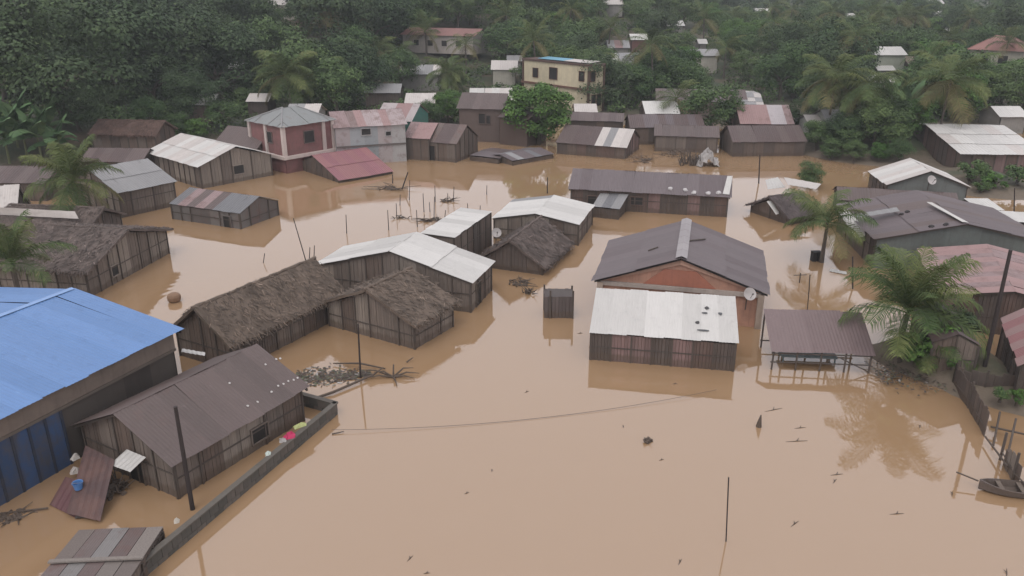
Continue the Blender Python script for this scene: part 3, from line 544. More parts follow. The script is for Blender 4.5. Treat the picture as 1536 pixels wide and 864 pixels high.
# small pale roofs among the trees: (x0,x1,row eave,row ridge,height,W,sheet,wall,label)
CR = W_pl((196, 190, 176), 2.6, .25); GW = W_pl((150, 146, 140), 2.6, .35)
small = [
 (703, 782, 154, 129, 2.6, 7, [WHITE2, WHITER], GW, "large pale roofed hall between brown house and bright green tree"),
 (736, 776, 105, 99, 2.6, 6, [WHITER], CR, "white walled cottage with grey lintel above the pale roofed hall"),
 (598, 660, 112, 98, 2.4, 6, [GREY, WHITER], GW, "grey roofed house glimpsed behind the middle coconut palm"),
 (905, 962, 97, 82, 2.5, 8, [WHITE, GREY], GW, "white patched roof directly right of the yellow building"),
 (946, 972, 60, 52, 2.2, 5, [WHITE], W_pl((130, 90, 84), 2, .3), "small white peaked roof high behind the yellow building"),
 (912, 945, 72, 63, 2.4, 6, [GREY, PINK2], GW, "grey roofed house on the slope behind the yellow building"),
 (968, 1020, 171, 157, 2.0, 6, [WHITE], W_dark, "bright white roof just behind the long waterside roofs"),
 (1036, 1080, 84, 76, 2.8, 5, [GREY], CR, "cream walled house showing among trees right of yellow building"),
 (1000, 1027, 39, 34, 2, 5, [WHITE2], GW, "tiny white roof high on the hill in middle"),
 (904, 936, 7, 1, 2.2, 6, [WHITER], GW, "pale roof at the very top centre of hill"),
 (398, 452, 8, 0, 2.6, 7, [WHITER], CR, "white building at the top edge on left hill"),
 (-8, 26, 30, 22, 2.4, 7, [WHITE2], GW, "white roof glimpsed at the top left corner"),
 (284, 318, 158, 136, 1.7, 5, [WHITE2], W_dark, "white roof glinting through the dark trees at left"),
 (340, 364, 103, 96, 2.2, 4, [WHITE], W_dark, "small white roof patch high in dark left trees"),
 (142, 166, 155, 147, 1.4, 3, [WHITE2], W_dark, "small pale roof half buried in left trees"),
 (368, 402, 153, 145, 2.2, 4, [WHITER], W_dark, "dark shed with thin pale roof beside the big left palm"),
 (425, 474, 178, 162, 3.4, 6, [GREY, WHITER], GW, "grey roofed house immediately behind the pink two storey house"),
 (545, 600, 140, 127, 2.4, 5, [GREY], W_dark, "thin grey roof below the yellow green palms"),
 (606, 652, 156, 146, 2.6, 5, [WHITER, BROWNR], W_brown, "brown and white roof under the middle coconut palm"),
 (1313, 1362, 83, 73, 4.4, 6, [WHITE2], W_pl((168, 172, 156), 3, .2), "pale green two storey block at upper right"),
 (1317, 1344, 106, 99, 2.2, 5, [WHITE], GW, "small bright white gabled roof below the pale green block"),
 (1294, 1352, 124, 116, 2.2, 5, [WHITE2], GW, "long thin white roof under the small white gable"),
 (1364, 1396, 98, 84, 3, 6, [PINK2], W_red, "reddish roofed house right of the pale green block"),
 (1306, 1350, 158, 150, 2.2, 5, [GREY], CR, "pale walled house half hidden right of grey palm"),
 (1500, 1545, 176, 170, 2.0, 5, [WHITE], GW, "white roof at right edge behind the timber barn"),
 (1240, 1272, 183, 172, 2.0, 5, [GREY], W_pl((150, 150, 140), 2, .2), "pale hut under trees at the right waterside"),
 (1213, 1246, 187, 178, 2.0, 4, [WHITER], W_pl((165, 165, 155), 2, .2), "whitewashed hut under the hazy palm at waterside"),
 (1393, 1418, 24, 18, 2.6, 6, [WHITE], GW, "white roof high on the far right hillside"),
 (1415, 1432, 46, 42, 2.6, 6, [WHITE2], GW, "tiny white roof lower on far right hillside"),
 (1270, 1286, 27, 23, 2.6, 6, [WHITE2], GW, "tiny pale roof on the hazy hillside"),
 (1395, 1418, 6, 1, 2.6, 6, [WHITE2], GW, "pale roof near the top edge at right"),
 (1130, 1160, 19, 13, 2.6, 6, [WHITE], GW, "long white roof in the hazy far valley"),
 (1180, 1210, 34, 28, 2.6, 6, [GREY], GW, "grey roof in the hazy far valley"),
 (1048, 1062, 66, 61, 2.6, 4, [WHITE2], GW, "small white top of house above the cream walls"),
 (862, 897, 172, 154, 2.0, 5, [WHITER], W_dark, "white sloping roof sheet below the yellow building"),
 (760, 784, 92, 84, 2.2, 4, [GREY], GW, "small grey roof just left of yellow building"),
]
for (x0, x1, re, rr, he, Wd, sh, wl_, lab) in small:
    house(lab, (x0, re), (x1, re), he, 'tin', wl_, W=Wd, flatrise=Wd / 2 * .38, over=.25, sheets=sh, cat="house", rowlen=0, peek=True)

# ---------------------------------------------------------------- details on houses
def onroof(I, px, py, side=1):
    """local point where a photo pixel meets the roof slope of house I (the slope nearer the camera unless side=2)"""
    M = I['root'].matrix_world if False else Matrix.Translation(I['root'].location) @ Matrix.Rotation(I['root'].rotation_euler[2], 4, 'Z')
    Mw = M @ (I['M1'] if side == 1 else I['M2']); nrm = (Mw.to_3x3() @ Vector((0, 0, 1))); o = Mw.translation
    u = (px - 768) / FPX; v = (py - 432) / FPX; d = Vector((u, cp - v * sp, -sp - v * cp)); c = Vector((0, 0, CAMH)); t = (o - c).dot(nrm) / d.dot(nrm); w = c + d * t
    return w, Mw, nrm
def lumps(name, lab, cat, I, pts, mat, r, side=1, group=None):
    for i, (px, py) in enumerate(pts):
        w, Mw, nrm = onroof(I, px, py, side); b = MB(); n = 7
        for k, (zz, q) in enumerate(((0, 1), (.5, .95), (.85, .55))):
            for j in range(n): a = 2 * math.pi * j / n; rr = r * q * random.uniform(.75, 1.2); b.v.append((rr * math.cos(a), rr * math.sin(a), zz * r * .8))
        b.v.append((0, 0, r * .75))
        for k in range(2):
            for j in range(n): b.f.append((k * n + j, k * n + (j + 1) % n, (k + 1) * n + (j + 1) % n, (k + 1) * n + j))
        for j in range(n): b.f.append((2 * n + j, 2 * n + (j + 1) % n, 3 * n))
        o = b.build(name, mat); o.matrix_world = Matrix.Translation(w + nrm * .04) @ Mw.to_3x3().normalized().to_4x4(); tag(o, lab if isinstance(lab, str) else lab[i], cat, group)
lumps("sandbag", ["bulky white bag, leftmost of those weighing down the long roof", "upright white bag, second from left on the long roof", "wide white bag, middle one on the long roof edge", "flat white bag, fourth from left on the long roof", "small white bag at the right end of the long roof"],
      "sandbag", H['long'], [(1005, 284), (1028, 286), (1041, 290), (1062, 291), (1078, 290)], plain((205, 200, 198)), .2, group="white bags on the long roof")
lumps("stone", "dark stone weighing down the sheets of the wide dark roof", "stone", H['r1'], [(1300, 330), (1352, 323), (1361, 319), (1397, 341), (1419, 338)], plain((52, 46, 46)), .17, 1 if not H['r1']['flip'] else 1, group="stones on the wide dark roof")
lumps("stone", "dark stone on the white porch roof edge of holes", "stone", H['porch'], [(1046, 485), (1060, 463)], plain((78, 76, 76)), .1, group="stones on the porch roof")
lumps("litter", "small scrap of white litter on the brown metal roof", "litter", H['brown'], [(344, 576), (398, 548), (414, 540), (420, 539), (417, 580), (407, 589), (432, 573), (446, 568), (386, 604), (371, 610), (425, 577), (440, 571)], plain((215, 210, 205)), .05, group="white scraps on the brown roof")
# dark patches (holes) in the white porch roof
for (px, py, w, h) in ((1055, 497, .62, .12), (1057, 471, .3, .12), (1080, 472, .2, .2), (1061, 464, .18, .12)):
    w0, Mw, nrm = onroof(H['porch'], px, py); b = MB(); pts = [(w / 2 * math.cos(a) * random.uniform(.8, 1.1), h / 2 * math.sin(a) * random.uniform(.7, 1.2), 0) for a in [2 * math.pi * j / 9 for j in range(9)]]
    b.v = pts + [(p[0], p[1], .012) for p in pts]; b.f = [tuple(range(9, 18))] + [(j, (j + 1) % 9, 9 + (j + 1) % 9, 9 + j) for j in range(9)]
    L0 = H['porch']['root']; o = b.build("patch", plain((92, 92, 94)), L0); inv = (Matrix.Translation(L0.location) @ Matrix.Rotation(L0.rotation_euler[2], 4, 'Z')).inverted()
    o.matrix_local = inv @ (Matrix.Translation(w0 + nrm * .07) @ Mw.to_3x3().normalized().to_4x4())
# centre house: ridge strip of pale sheets, loose sticks, plaster beam
I = H['centre']; rt = I['root']; hl = I['L']; sl = I['slope']; Z = I['Z']
for i in range(6):
    x0, x1 = -hl + i * hl / 3 * .999, -hl + (i + 1) * hl / 3 - .03
    b = MB()
    for sg in (-1, 1): b.quad((x0, 0, Z + .13), (x1, 0, Z + .13), (x1, sg * .3, Z + .12 - .3 * sl), (x0, sg * .3, Z + .12 - .3 * sl))
    b.build("ridge_cap", tin((178, 170, 170), .15, .5), rt)
endA = 1 if I['flip'] else -1; wx, wy = I['wx'], I['wy']; fx = endA * (wx + .02)
for i in range(6):
    y0 = -wy + i * 2 * wy / 6; MB().box(min(fx, fx + endA * .14), max(fx, fx + endA * .14), y0 + .004, y0 + 2 * wy / 6 - .004, 1.72, 1.95).build("beam", plaster((196, 182, 172), .3), rt)
for sg in (-1, 1):   # raking concrete band of the gable with terracotta infill
    b = MB(); e = .1
    b.poly8([(fx, sg * wy, I['E'] - .1), (fx + endA * e, sg * wy, I['E'] - .1), (fx, 0, Z - .42), (fx + endA * e, 0, Z - .42), (fx, sg * wy, I['E'] + .09), (fx + endA * e, sg * wy, I['E'] + .09), (fx, 0, Z - .14), (fx + endA * e, 0, Z - .14)]); b.build("gable_band", plaster((206, 164, 142), .3), rt)
    MB().box(fx - .15, fx + .2 * endA if endA > 0 else fx + .05, sg * wy - .16, sg * wy + .16, -.5, 1.9).build("column", plaster((196, 176, 160), .3), rt)
b = MB(); b.v = [(fx + endA * .05, -wy * .45, 1.97), (fx + endA * .05, wy * .45, 1.97), (fx + endA * .05, wy * .2, Z - .75), (fx + endA * .05, -wy * .2, Z - .75), (fx, -wy * .45, 1.97), (fx, wy * .45, 1.97), (fx, wy * .2, Z - .75), (fx, -wy * .2, Z - .75)]
b.f = [(0, 1, 2, 3), (4, 7, 6, 5), (0, 4, 5, 1), (1, 5, 6, 2), (2, 6, 7, 3), (3, 7, 4, 0)]; b.build("gable_infill", plaster((196, 126, 102), .25), rt)
def stick3(name, label, cat, pts, r, mat=None, group=None, n=6):
    c = Vector(pts[0]); o = MB().tube([Vector(p) - c for p in pts], r, n).build(name, mat or POST); o.location = c; return tag(o, label, cat, group)
for k, (p1, p2, side) in enumerate((((972, 378), (987, 373), 1), ((1033, 363), (1058, 361), 2))):
    a = onroof(I, *p1, side)[0]; b_ = onroof(I, *p2, side)[0]; stick3("stick", ["short stick lying on left slope of the central dark roof", "thin stick lying on right slope of the central dark roof"][k], "stick", [a + Vector((0, 0, .08)), b_ + Vector((0, 0, .1))], .04)
# shelter posts and table
I = H['shelter']; rt = I['root']; hl, s_ = I['L'], I['s']
for i in range(5):
    for yy in (-s_ + .12, s_ - .12):
        x = -hl + .12 + i * (2 * hl - .24) / 4; zt = I['E'] + I['slope'] * (yy + s_) - .03
        MB().tube([(x, yy, -.6), (x + random.uniform(-.04, .04), yy, zt)], .045, 6).build("post", POST, rt)
for z, yy in ((I['E'] - .1, -s_ + .1), (.38, -s_ + .13), (.38, s_ - .13)): MB().tube([(-hl + .05, yy, z), (hl - .05, yy, z + .03)], .035, 6).build("rail", POST, rt)
MB().tube([(hl * .35, -s_ + .1, .75), (hl - .15, -s_ + .1, .1)], .03, 5).build("brace", POST, rt)
tb = MB().box(-1.3, 1.3, -.45, .45, .30, .36)
for x in (-1.2, 1.2):
    for y in (-.4, .4): tb.box(x - .03, x + .03, y - .03, y + .03, -.5, .30)
o = tb.build("table", plain((128, 140, 140))); o.location = rt.matrix_world @ Vector((0, 0, 0)) if False else rt.location + Vector((-.3, 0, 0)); o.rotation_euler = rt.rotation_euler; tag(o, "pale low table standing in the water under the open shelter", "table")
# planks and sheets on the small shed at the bottom left
I = H['box']; rt = I['root']
for ch in list(rt.children):
    if ch.name.startswith("roof_sheet"): D.objects.remove(ch)
wL, rl = 2 * I['L'], I['rl']; M1 = I['M1']; shm = [tin((128, 114, 110), .4, .7), wood((140, 130, 123)), tin((146, 141, 138), .3, .7), wood((122, 110, 104)), tin((118, 102, 98), .5, .7)]
MB().box(0, wL, 0, rl, -.05, 0).build("roof_deck", DARKW, rt, M1)
n = 5
for i in range(n):
    for j in range(2): MB().box(i * wL / n + .01, (i + 1) * wL / n - .01, j * rl * .5 + .01, (j + 1) * rl * .5 + (.1 if j == 0 else .02), .01 + .02 * j, .035 + .02 * j + random.uniform(0, .02)).build("roof_board", shm[(i * 2 + j * 3) % 5], rt, M1)
MB().box(-.05, wL + .05, rl * .48, rl * .48 + .16, .09, .14).build("roof_batten", wood((150, 140, 132)), rt, M1)
# white strips and loose sheets on roofs
def loose_sheet(label, P, mat, thick=.012, name="metal_sheet", cat="metal sheet", group=None):
    """four world corners -> a slightly warped corrugated sheet with its own thickness"""
    P = [Vector(p) for p in P]; c = sum(P, Vector()) / 4; b = MB(); n = 10; nr = (P[1] - P[0]).cross(P[3] - P[0]).normalized()
    for j in range(4):
        for i in range(n + 1):
            p = P[0].lerp(P[1], i / n).lerp(P[3].lerp(P[2], i / n), j / 3); b.v.append(tuple(p - c + nr * ((.025 if i % 2 else 0) + random.uniform(-.01, .01))))
    for j in range(3):
        for i in range(n): a = j * (n + 1) + i; b.f.append((a, a + 1, a + n + 2, a + n + 1))
    o = b.build(name, mat); o.location = c; md = o.modifiers.new("thick", 'SOLIDIFY'); md.thickness = thick; return tag(o, label, cat, group)
for lab, q, z, mat in (
    ("white strip of roofing laid along the hidden thatched ridge at left", [(0, 322, 2.2), (118, 328, 2.3), (112, 317, 2.75), (0, 311, 2.75)], None, WHITER),
    ("white crumpled metal sheet leaning against the wide dark roof", [(1257, 318, 2.3), (1271, 314, 2.4), (1306, 352, 1.7), (1284, 357, 1.1)], None, WHITE),
    ("small white metal sheet propped on the ruined hut at left corner", [(1164, 322, .6), (1180, 317, .7), (1171, 299, 1.5), (1150, 302, 1.4)], None, WHITE),
    ("pale grey sheet on the ruined hut behind its thatched peak", [(1152, 284, 1.5), (1178, 281, 1.6), (1167, 266, 2.0), (1148, 270, 1.9)], None, WHITE2),
    ("long pinkish white sheet behind the ruined thatched peak", [(1182, 277, 2.3), (1224, 284, 2.0), (1232, 276, 2.2), (1176, 266, 2.4)], None, WHITER),
    ("narrow white sheet at right end of the long slate roof", [(1084, 291, 1.8), (1094, 292, 1.8), (1099, 264, 2.85), (1091, 264, 2.85)], None, WHITE),
    ("bare white sheet lying across ridge of the wide dark roof", [(1444, 333, 3.25), (1453, 334, 3.2), (1398, 304, 3.3), (1390, 303, 3.3)], None, WHITE),
    ("pale grey sheet let into the wide dark roof", [(1283, 327, 2.55), (1350, 317, 2.85), (1345, 311, 2.95), (1285, 321, 2.65)], None, GREY),
    ("white metal sheet floating in flood below the coconut palm", [(1244, 407, .03), (1270, 412, .03), (1270, 408, .05), (1246, 403, .05)], None, WHITE),
    ("white pipe like gutter piece lying behind the brown hut roof", [(272, 528, 1.5), (307, 534, 1.5), (308, 529, 1.55), (273, 523, 1.55)], None, WHITE),
    ("pale metal awning sheet over the doorway of brown hut", [(164, 697, 1.0), (195, 708, 1.0), (219, 686, 1.35), (190, 674, 1.35)], None, WHITE2),
):
    loose_sheet(lab, [G(*p) for p in q], mat)
# ruined hut
house("ruined thatched hut with slumped roof surrounded by loose sheets", (1184, 330), (1232, 322), .5, 'thatch', W_dark, W=4.6, flatrise=1.15, th=thatch((104, 92, 90)), over=.3, name="hut", cat="hut", ground=0)
# latrine enclosure
def enclosure():
    p = G(838, 477); rt = empty("latrine", (p.x, p.y + .6, 0), math.radians(-1)); tag(rt, "small roofless dark plank latrine standing alone in the water", "latrine"); wd, dp = .76, .6
    for o, xd, ln in (((-wd, -dp, 0), (1, 0, 0), 2 * wd), ((wd, -dp, 0), (0, 1, 0), 2 * dp), ((wd, dp, 0), (-1, 0, 0), 2 * wd), ((-wd, dp, 0), (0, -1, 0), 2 * dp)):
        wall(rt, o, Vector(xd), ln, -.5, lambda t: 1.28, dict(style='board', cols=[wood((92, 80, 78))], post=None, pw=1.0), 44)
    MB().box(-wd, wd, -dp, dp, 1.2, 1.24).build("cover", wood((84, 74, 72)), rt)
    for x, y, h in ((-wd + .3, -dp, 1.62), (wd, -dp, 1.6), (-wd, dp, 1.5), (wd, dp, 1.45)): MB().box(x - .05, x + .05, y - .09, y - .035, -.5, h).build("post", POST, rt)
enclosure()
# block walls
BLK = [plaster((104, 100, 94), .6), plaster((92, 90, 84), .6), plaster((116, 108, 100), .6)]
def block_wall(label, P, Q, h):
    a, b = G(*P, h), G(*Q, h); a.z = b.z = 0; d = b - a; L = d.length; rt = empty("block_wall", a, math.atan2(d.y, d.x)); tag(rt, label, "wall"); n = int(L / .42); w = L / n; cr = 3; ch = (h + .5) / cr
    me = [MB().box(.008, w - .008, -.09, .09, .006, ch - .006).mesh("block", m) for m in BLK]
    for j in range(cr):
        for i in range(n):
            if j == cr - 1 and random.random() < .03: continue
            x = i * w + (w / 2 if j % 2 else 0)
            if x + w > L + .01: continue
            link("block", random.choice(me), rt, Matrix.Translation((x, random.uniform(-.008, .008), -.5 + j * ch)))
    MB().box(0, L, -.075, .075, -.5, h - .02).build("mortar", plaster((96, 90, 84), .5), rt)
    MB().box(-.05, L + .05, -.115, .115, h + .001, h + .05).build("coping", plaster((108, 102, 94), .55), rt); return rt
block_wall("low dark concrete block wall running diagonally beside the brown hut", (190, 862), (503, 605), .5)
block_wall("short return of block wall behind the brown hut corner", (503, 605), (440, 588), .5)
# satellite dishes
def dish(label, px, py, at_y, z, r, tilt=.5):
    u = (px - 768) / FPX; v = (py - 432) / FPX; t = at_y / (cp - v * sp); c = Vector((u * t, at_y, CAMH - t * (sp + v * cp))); rt = empty("satellite_dish", c, math.radians(10)); tag(rt, label, "satellite dish")
    b = MB(); n = 18; rings = 4
    for k in range(rings + 1):
        q = k / rings
        for j in range(n): a = 2 * math.pi * j / n; b.v.append((q * r * math.cos(a), .22 * r * (1 - q * q), q * r * math.sin(a)))
    for k in range(rings):
        for j in range(n): b.f.append((k * n + j, k * n + (j + 1) % n, (k + 1) * n + (j + 1) % n, (k + 1) * n + j))
    o = b.build("reflector", plain((196, 188, 184), .5), rt); md = o.modifiers.new("t", 'SOLIDIFY'); md.thickness = .02; o.rotation_euler = (-tilt, 0, 0)
    MB().tube([(0, .1, 0), (0, .3, -.2), (0, .32, -1.0)], .03, 6).build("mast", POST, rt); MB().tube([(0, 0, -r * .9), (0, -r * .9, .1)], .015, 5).tube([(0, -r * .85, .08), (0, -r, .14)], .05, 6).build("receiver_arm", plain((120, 116, 112)), rt)
dish("round pale satellite dish between thatched hut and white roofed houses", 745, 349, G(745, 375).y, 0, .33)
dish("satellite dish fixed at right corner of the orange gable house", 1125, 441, G(1125, 497).y, 0, .34)
dish("satellite dish mounted on the grey gable of the raised white roofed house", 1398, 270, H['r_white']['root'].location.y - 3.2, 0, .38)
dish("satellite dish at left corner of the timber barn", 1356, 195, G(1350, 232).y, 0, .45)

# ---------------------------------------------------------------- poles, sticks, wire
def pole(label, top, foot, r, name="utility_pole", cat="pole", mat=None, z0=0, bend=0):
    f = G(*foot, z0) if z0 is not None else hit(*foot); u = (top[0] - 768) / FPX; v = (top[1] - 432) / FPX; t = f.y / (cp - v * sp); tp = Vector((u * t, f.y, CAMH - t * (sp + v * cp)))
    mid = (f + tp) / 2 + Vector((bend, 0, 0)); return stick3(name, label, cat, [f - Vector((0, 0, .4)), f, mid, tp], [r, r, r * .9, r * .75] if r > .03 else r, mat or plain((58, 48, 46), .8), n=8)
pole("dark upright pole planted beside block wall near bottom left", (263, 610), (289, 764), .085)
pole("tall leaning dark pole at the right edge by plank fence", (1516, 375), (1472, 572), .10)
pole("thin dark pole in water near thatched plank hut", (537, 486), (541, 567), .045)
pole("long thin leaning stick rising from left channel", (440, 327), (459, 392), .035, "stick", "stick")
pole("thin pole standing in channel beyond the white roofs", (821, 266), (821, 290), .05, "stick", "stick")
pole("thin pole near water right of the tarpaulin heap", (1140, 232), (1138, 275), .06)
pole("single thin rod standing in the open foreground water", (1093, 716), (1089, 812), .022, "stick", "stick")
pole("short stick rising by the central house at right", (1215, 412), (1213, 442), .03, "stick", "stick")
pole("stick standing in water between the two coconut palms", (1279, 385), (1279, 433), .05, "stick", "stick")
pole("thin reddish stake behind the open shelter roof", (1213, 442), (1211, 465), .025, "stick", "stick", z0=0)
pole("bent stick leaning out of water beside sunken red roof", (612, 258), (603, 284), .06, "stick", "stick")
pole("short stake under the corner of sunken red roof", (589, 262), (589, 275), .05, "stick", "stick")
pole("thin stick by the left shore of wide channel", (397, 380), (395, 394), .025, "stick", "stick")
pole("thin pole on grassy bank near right edge", (1522, 282), (1521, 320), .05, "stick", "stick")
rt = empty("crossed_stake", G(1199, 424)); tag(rt, "T shaped wooden stake standing in water beside the central house", "stake")
MB().tube([(0, 0, -.3), (0, 0, .62)], .035, 6).build("upright", POST, rt); MB().tube([(-.4, 0, .48), (.38, .02, .5)], .025, 6).build("crossbar", POST, rt)
sp_list = [(636, 290, 318), (653, 278, 303), (680, 280, 303), (583, 315, 345), (626, 315, 340), (651, 295, 330), (600, 292, 308), (645, 303, 318), (672, 290, 305), (730, 278, 292), (595, 305, 325), (520, 322, 350), (667, 315, 328), (702, 305, 316), (720, 308, 316), (464, 371, 390), (471, 368, 388), (614, 270, 300)]
for i, (x, t, f) in enumerate(sp_list): tag(pole("", (x + random.uniform(-2, 2), t), (x, f), .032, "stick", "stick"), "thin dark stick poking out of the flooded middle channel", "stick", "sticks poking out of the middle channel")
for lab, x, y, nb, rr in (("dark snag of branches around upright sticks in middle channel", 645, 331, 26, 1.3), ("small snag of twigs caught by sticks further back", 668, 302, 16, 1.0), ("low snag of branches near white sloping roof", 600, 327, 10, 1.0), ("flat raft of branches beside the sunken red roof", 585, 284, 22, 2.0)):
    c = G(x, y); b = MB()
    for k in range(nb):
        a = random.uniform(0, 6.28); e = Vector((math.cos(a) * rr * random.uniform(.4, 1.4), math.sin(a) * rr * .6, random.uniform(-.05, .35))); s0 = Vector((random.uniform(-.6, .6) * rr, random.uniform(-.3, .3), -.05)); b.tube([s0, (s0 + e) / 2 + Vector((0, 0, random.uniform(0, .15))), e], [.035, .03, .012], 5)
    o = b.build("branch_snag", POST); o.location = c; tag(o, lab, "branches")
# wire stretched low across the flood
a, m1, b_ = G(497, 645, .12), G(800, 628, .03), G(1075, 584, .15)
pts = []
for i in range(25):
    t = i / 24; p = a * ((1 - t) ** 2) + (m1 * 2 - (a + b_) / 2) * (2 * t * (1 - t)) + b_ * (t * t); p.z = .03 + .1 * (2 * t - 1) ** 2; pts.append(p)
stick3("wire", "thin slack wire stretched low across the foreground water", "wire", pts, .009, plain((84, 70, 64)), n=4)

# ---------------------------------------------------------------- fence on the right, boat, debris
def fence(label, pts, h0, h1, mat, z=0, gap=0):
    P = [G(*p, z) for p in pts]; rt = empty("plank_fence", P[0]); tag(rt, label, "fence"); o = P[0]
    for a, b in zip(P, P[1:]):
        d = b - a; L = d.length; n = max(1, int(L / .27)); dn = d.normalized(); yaw = math.atan2(d.y, d.x)
        for i in range(n):
            if random.random() < gap: continue
            w = L / n; h = random.uniform(h0, h1); M = Matrix.Translation(a - o + dn * (i * w)) @ Matrix.Rotation(yaw, 4, 'Z') @ Matrix.Rotation(random.uniform(-.03, .03), 4, 'Y')
            dd = random.uniform(-.02, .02); bb = MB(); bb.poly8([(.01, dd, -.5), (w - .01, dd, -.5), (.01, dd + .03, -.5), (w - .01, dd + .03, -.5), (.01, dd, h), (w - .01, dd, h - random.uniform(-.06, .1)), (.01, dd + .03, h), (w - .01, dd + .03, h - .02)]); bb.build("plank", random.choice(mat), rt, M)
        for hh in (.35,):
            MB().tube([a - o + Vector((0, 0, hh)), b - o + Vector((0, 0, hh))], .03, 5).build("rail", POST, rt)
        MB().tube([a - o + Vector((0, 0, -.5)), a - o + Vector((0, 0, h1 + .1))], .05, 6).build("post", POST, rt)
    return rt
fence("tall dark plank fence bordering the flood at right", [(1428, 582), (1452, 612), (1476, 655)], 1.0, 1.15, [DARKW, BROWNW, DARKW])
fence("dark plank fence behind the muddy yard at right edge", [(1428, 582), (1475, 592), (1545, 598)], .95, 1.1, [DARKW, DARKW, BROWNW])
fence("broken grey plank fence leaning over water at right edge", [(1500, 690), (1518, 722), (1548, 752)], .6, 1.1, [GREYW, BROWNW, PALEW], gap=.15)
for i, (p, q, z1, z2, lab) in enumerate(((( 1478, 655), (1512, 700), .25, .35, "fallen fence rail angled between the two fences"), ((1486, 640), (1540, 652), .3, .4, "log lying level over the muddy yard edge"), ((1490, 668), (1500, 618), .1, .6, "slanting stick poking up in the fence gap"), ((1512, 680), (1524, 628), .2, .8, "second slanting stick right of fence gap"))):
    stick3("fence_rail", lab, "pole", [G(*p, z1), G(*q, z2)], .04)
def boat():
    c = G(1524, 741); rt = empty("wooden_boat", c, math.radians(-12)); tag(rt, "small weathered wooden boat moored by the broken fence", "boat"); L, wd, h = 1.25, .38, .3; n = 9; b = MB(); b2 = MB()
    sec = []
    for i in range(n):
        t = -1 + 2 * i / (n - 1); w = wd * (1 - abs(t) ** 2.6) + .03; z = h + .14 * t * t; sec.append([(t * L, -w, z), (t * L, -w * .8, z * .35 - .05), (t * L, 0, -.1 + .15 * t * t), (t * L, w * .8, z * .35 - .05), (t * L, w, z)])
    for r in sec: b.v += r
    for i in range(n - 1):
        for j in range(4): a = i * 5 + j; b.f.append((a, a + 1, a + 6, a + 5))
    o = b.build("hull", wood((112, 100, 96)), rt); md = o.modifiers.new("t", 'SOLIDIFY'); md.thickness = .04
    for t in (-.45, .1, .5): MB().box(t * L - .08, t * L + .08, -wd * .85, wd * .85, h - .05, h - .01).build("thwart", PALEW, rt)
    MB().tube([(-L * 1.0, .1, .3), (-L * 1.55, .35, .42)], .03, 5).build("bow_pole", POST, rt)
boat()
def bits(label, pts, mat, group, size=.22):
    for (x, y, L, ang) in pts:
        c = G(x, y); b = MB(); a = math.radians(ang); r = .02
        b.tube([(-L / 2 * math.cos(a), -L / 2 * math.sin(a), .0), (0, 0, .01), (L / 2 * math.cos(a), L / 2 * math.sin(a), .005)], [.008, .018, .008], 5); b.tube([(0, 0, .02), (L * .25 * math.cos(a + .8), L * .25 * math.sin(a + .8), .05)], [.02, .008], 4)
        o = b.build("driftwood", mat); o.location = c; tag(o, label, "driftwood", group)
bits("small dark sliver of driftwood floating on the open water", [(615, 838, .3, 60), (700, 740, .2, 30), (738, 706, .15, 80), (640, 860, .2, 10), (935, 640, .2, 80), (992, 690, .2, 20), (1020, 843, .3, 60), (1195, 662, .9, 5), (1200, 642, .5, 10), (1255, 712, .5, 10), (1252, 722, .35, 50), (1345, 771, .5, 5), (1428, 741, .35, 60), (1192, 786, .45, 40),
    (1347, 590, .2, 80), (1160, 615, .9, 20), (1012, 576, .25, 0), (790, 588, .25, 40), (1380, 640, .3, 60), (870, 500, .3, 10), (1510, 860, .5, 60)], POST, "driftwood slivers on the foreground water")
def clump(name, label, cat, x, y, r, h, mat, n=22, z=0):
    c = G(x, y, z); b = MB()
    for k in range(n):
        a = random.uniform(0, 6.28); p = Vector((math.cos(a) * r * random.random(), math.sin(a) * r * random.random(), random.uniform(-.02, h * .6))); e = p + Vector((random.uniform(-r, r), random.uniform(-r, r), random.uniform(0, h))); b.tube([p, e], [.03, .012], 4)
        w = random.uniform(.05, .14); M = Matrix.Translation(p) @ Matrix.Rotation(random.uniform(0, 3), 4, Vector((random.random(), random.random(), 1)).normalized()); b.box(-w, w, -w * .7, w * .7, -.02, .03, M)
    o = b.build(name, mat); o.location = c; return tag(o, label, cat)
clump("debris_clump", "dark clump of leaves floating alone in the foreground", "debris", 972, 662, .14, .16, POST, 12)
stick3("stump", "pointed dark stump poking out of the flood in front of shelter", "stump", [G(1138, 640), G(1138, 640) + Vector((.01, 0, .2)), G(1138, 640) + Vector((.04, 0, .55))], [.12, .09, .02])
clump("debris_clump", "dark debris left of the plank latrine", "debris", 793, 440, .35, .3, POST, 16)
clump("debris_clump", "tangled weed beside sunken thatched hut corner", "debris", 780, 425, .8, .2, POST, 26)
# bare branches and trash raft near thatched plank hut
c = G(590, 567); b = MB()
for (dx, dy, dz) in ((-1.7, .45, .2), (-.9, .1, .25), (1.2, .1, .2), (1.0, -.2, .1), (.3, -.9, .05), (.0, .4, .5), (-1.3, -.2, .1), (.9, .35, .35)): b.tube([(0, 0, .05), (dx * .5, dy * .5 + .05, dz + .05), (dx, dy, dz)], [.05, .035, .012], 5)
o = b.build("fallen_branch", POST); o.location = c; tag(o, "bare forked branch floating right of the debris raft", "branch")
stick3("fallen_branch", "long thin branch floating along front of debris raft", "branch", [G(474, 597, .05), G(500, 588, .12), G(560, 562, .15), G(575, 551, .2)], [.06, .06, .05, .02])
stick3("fallen_branch", "crooked branch crossing the back of the debris raft", "branch", [G(500, 545, .1), G(540, 545, .25), G(578, 553, .1)], [.03, .05, .03])
stick3("fallen_branch", "curved branch floating off corner of plank hut", "branch", [G(610, 543, .05), G(620, 536, .2)], [.04, .02])
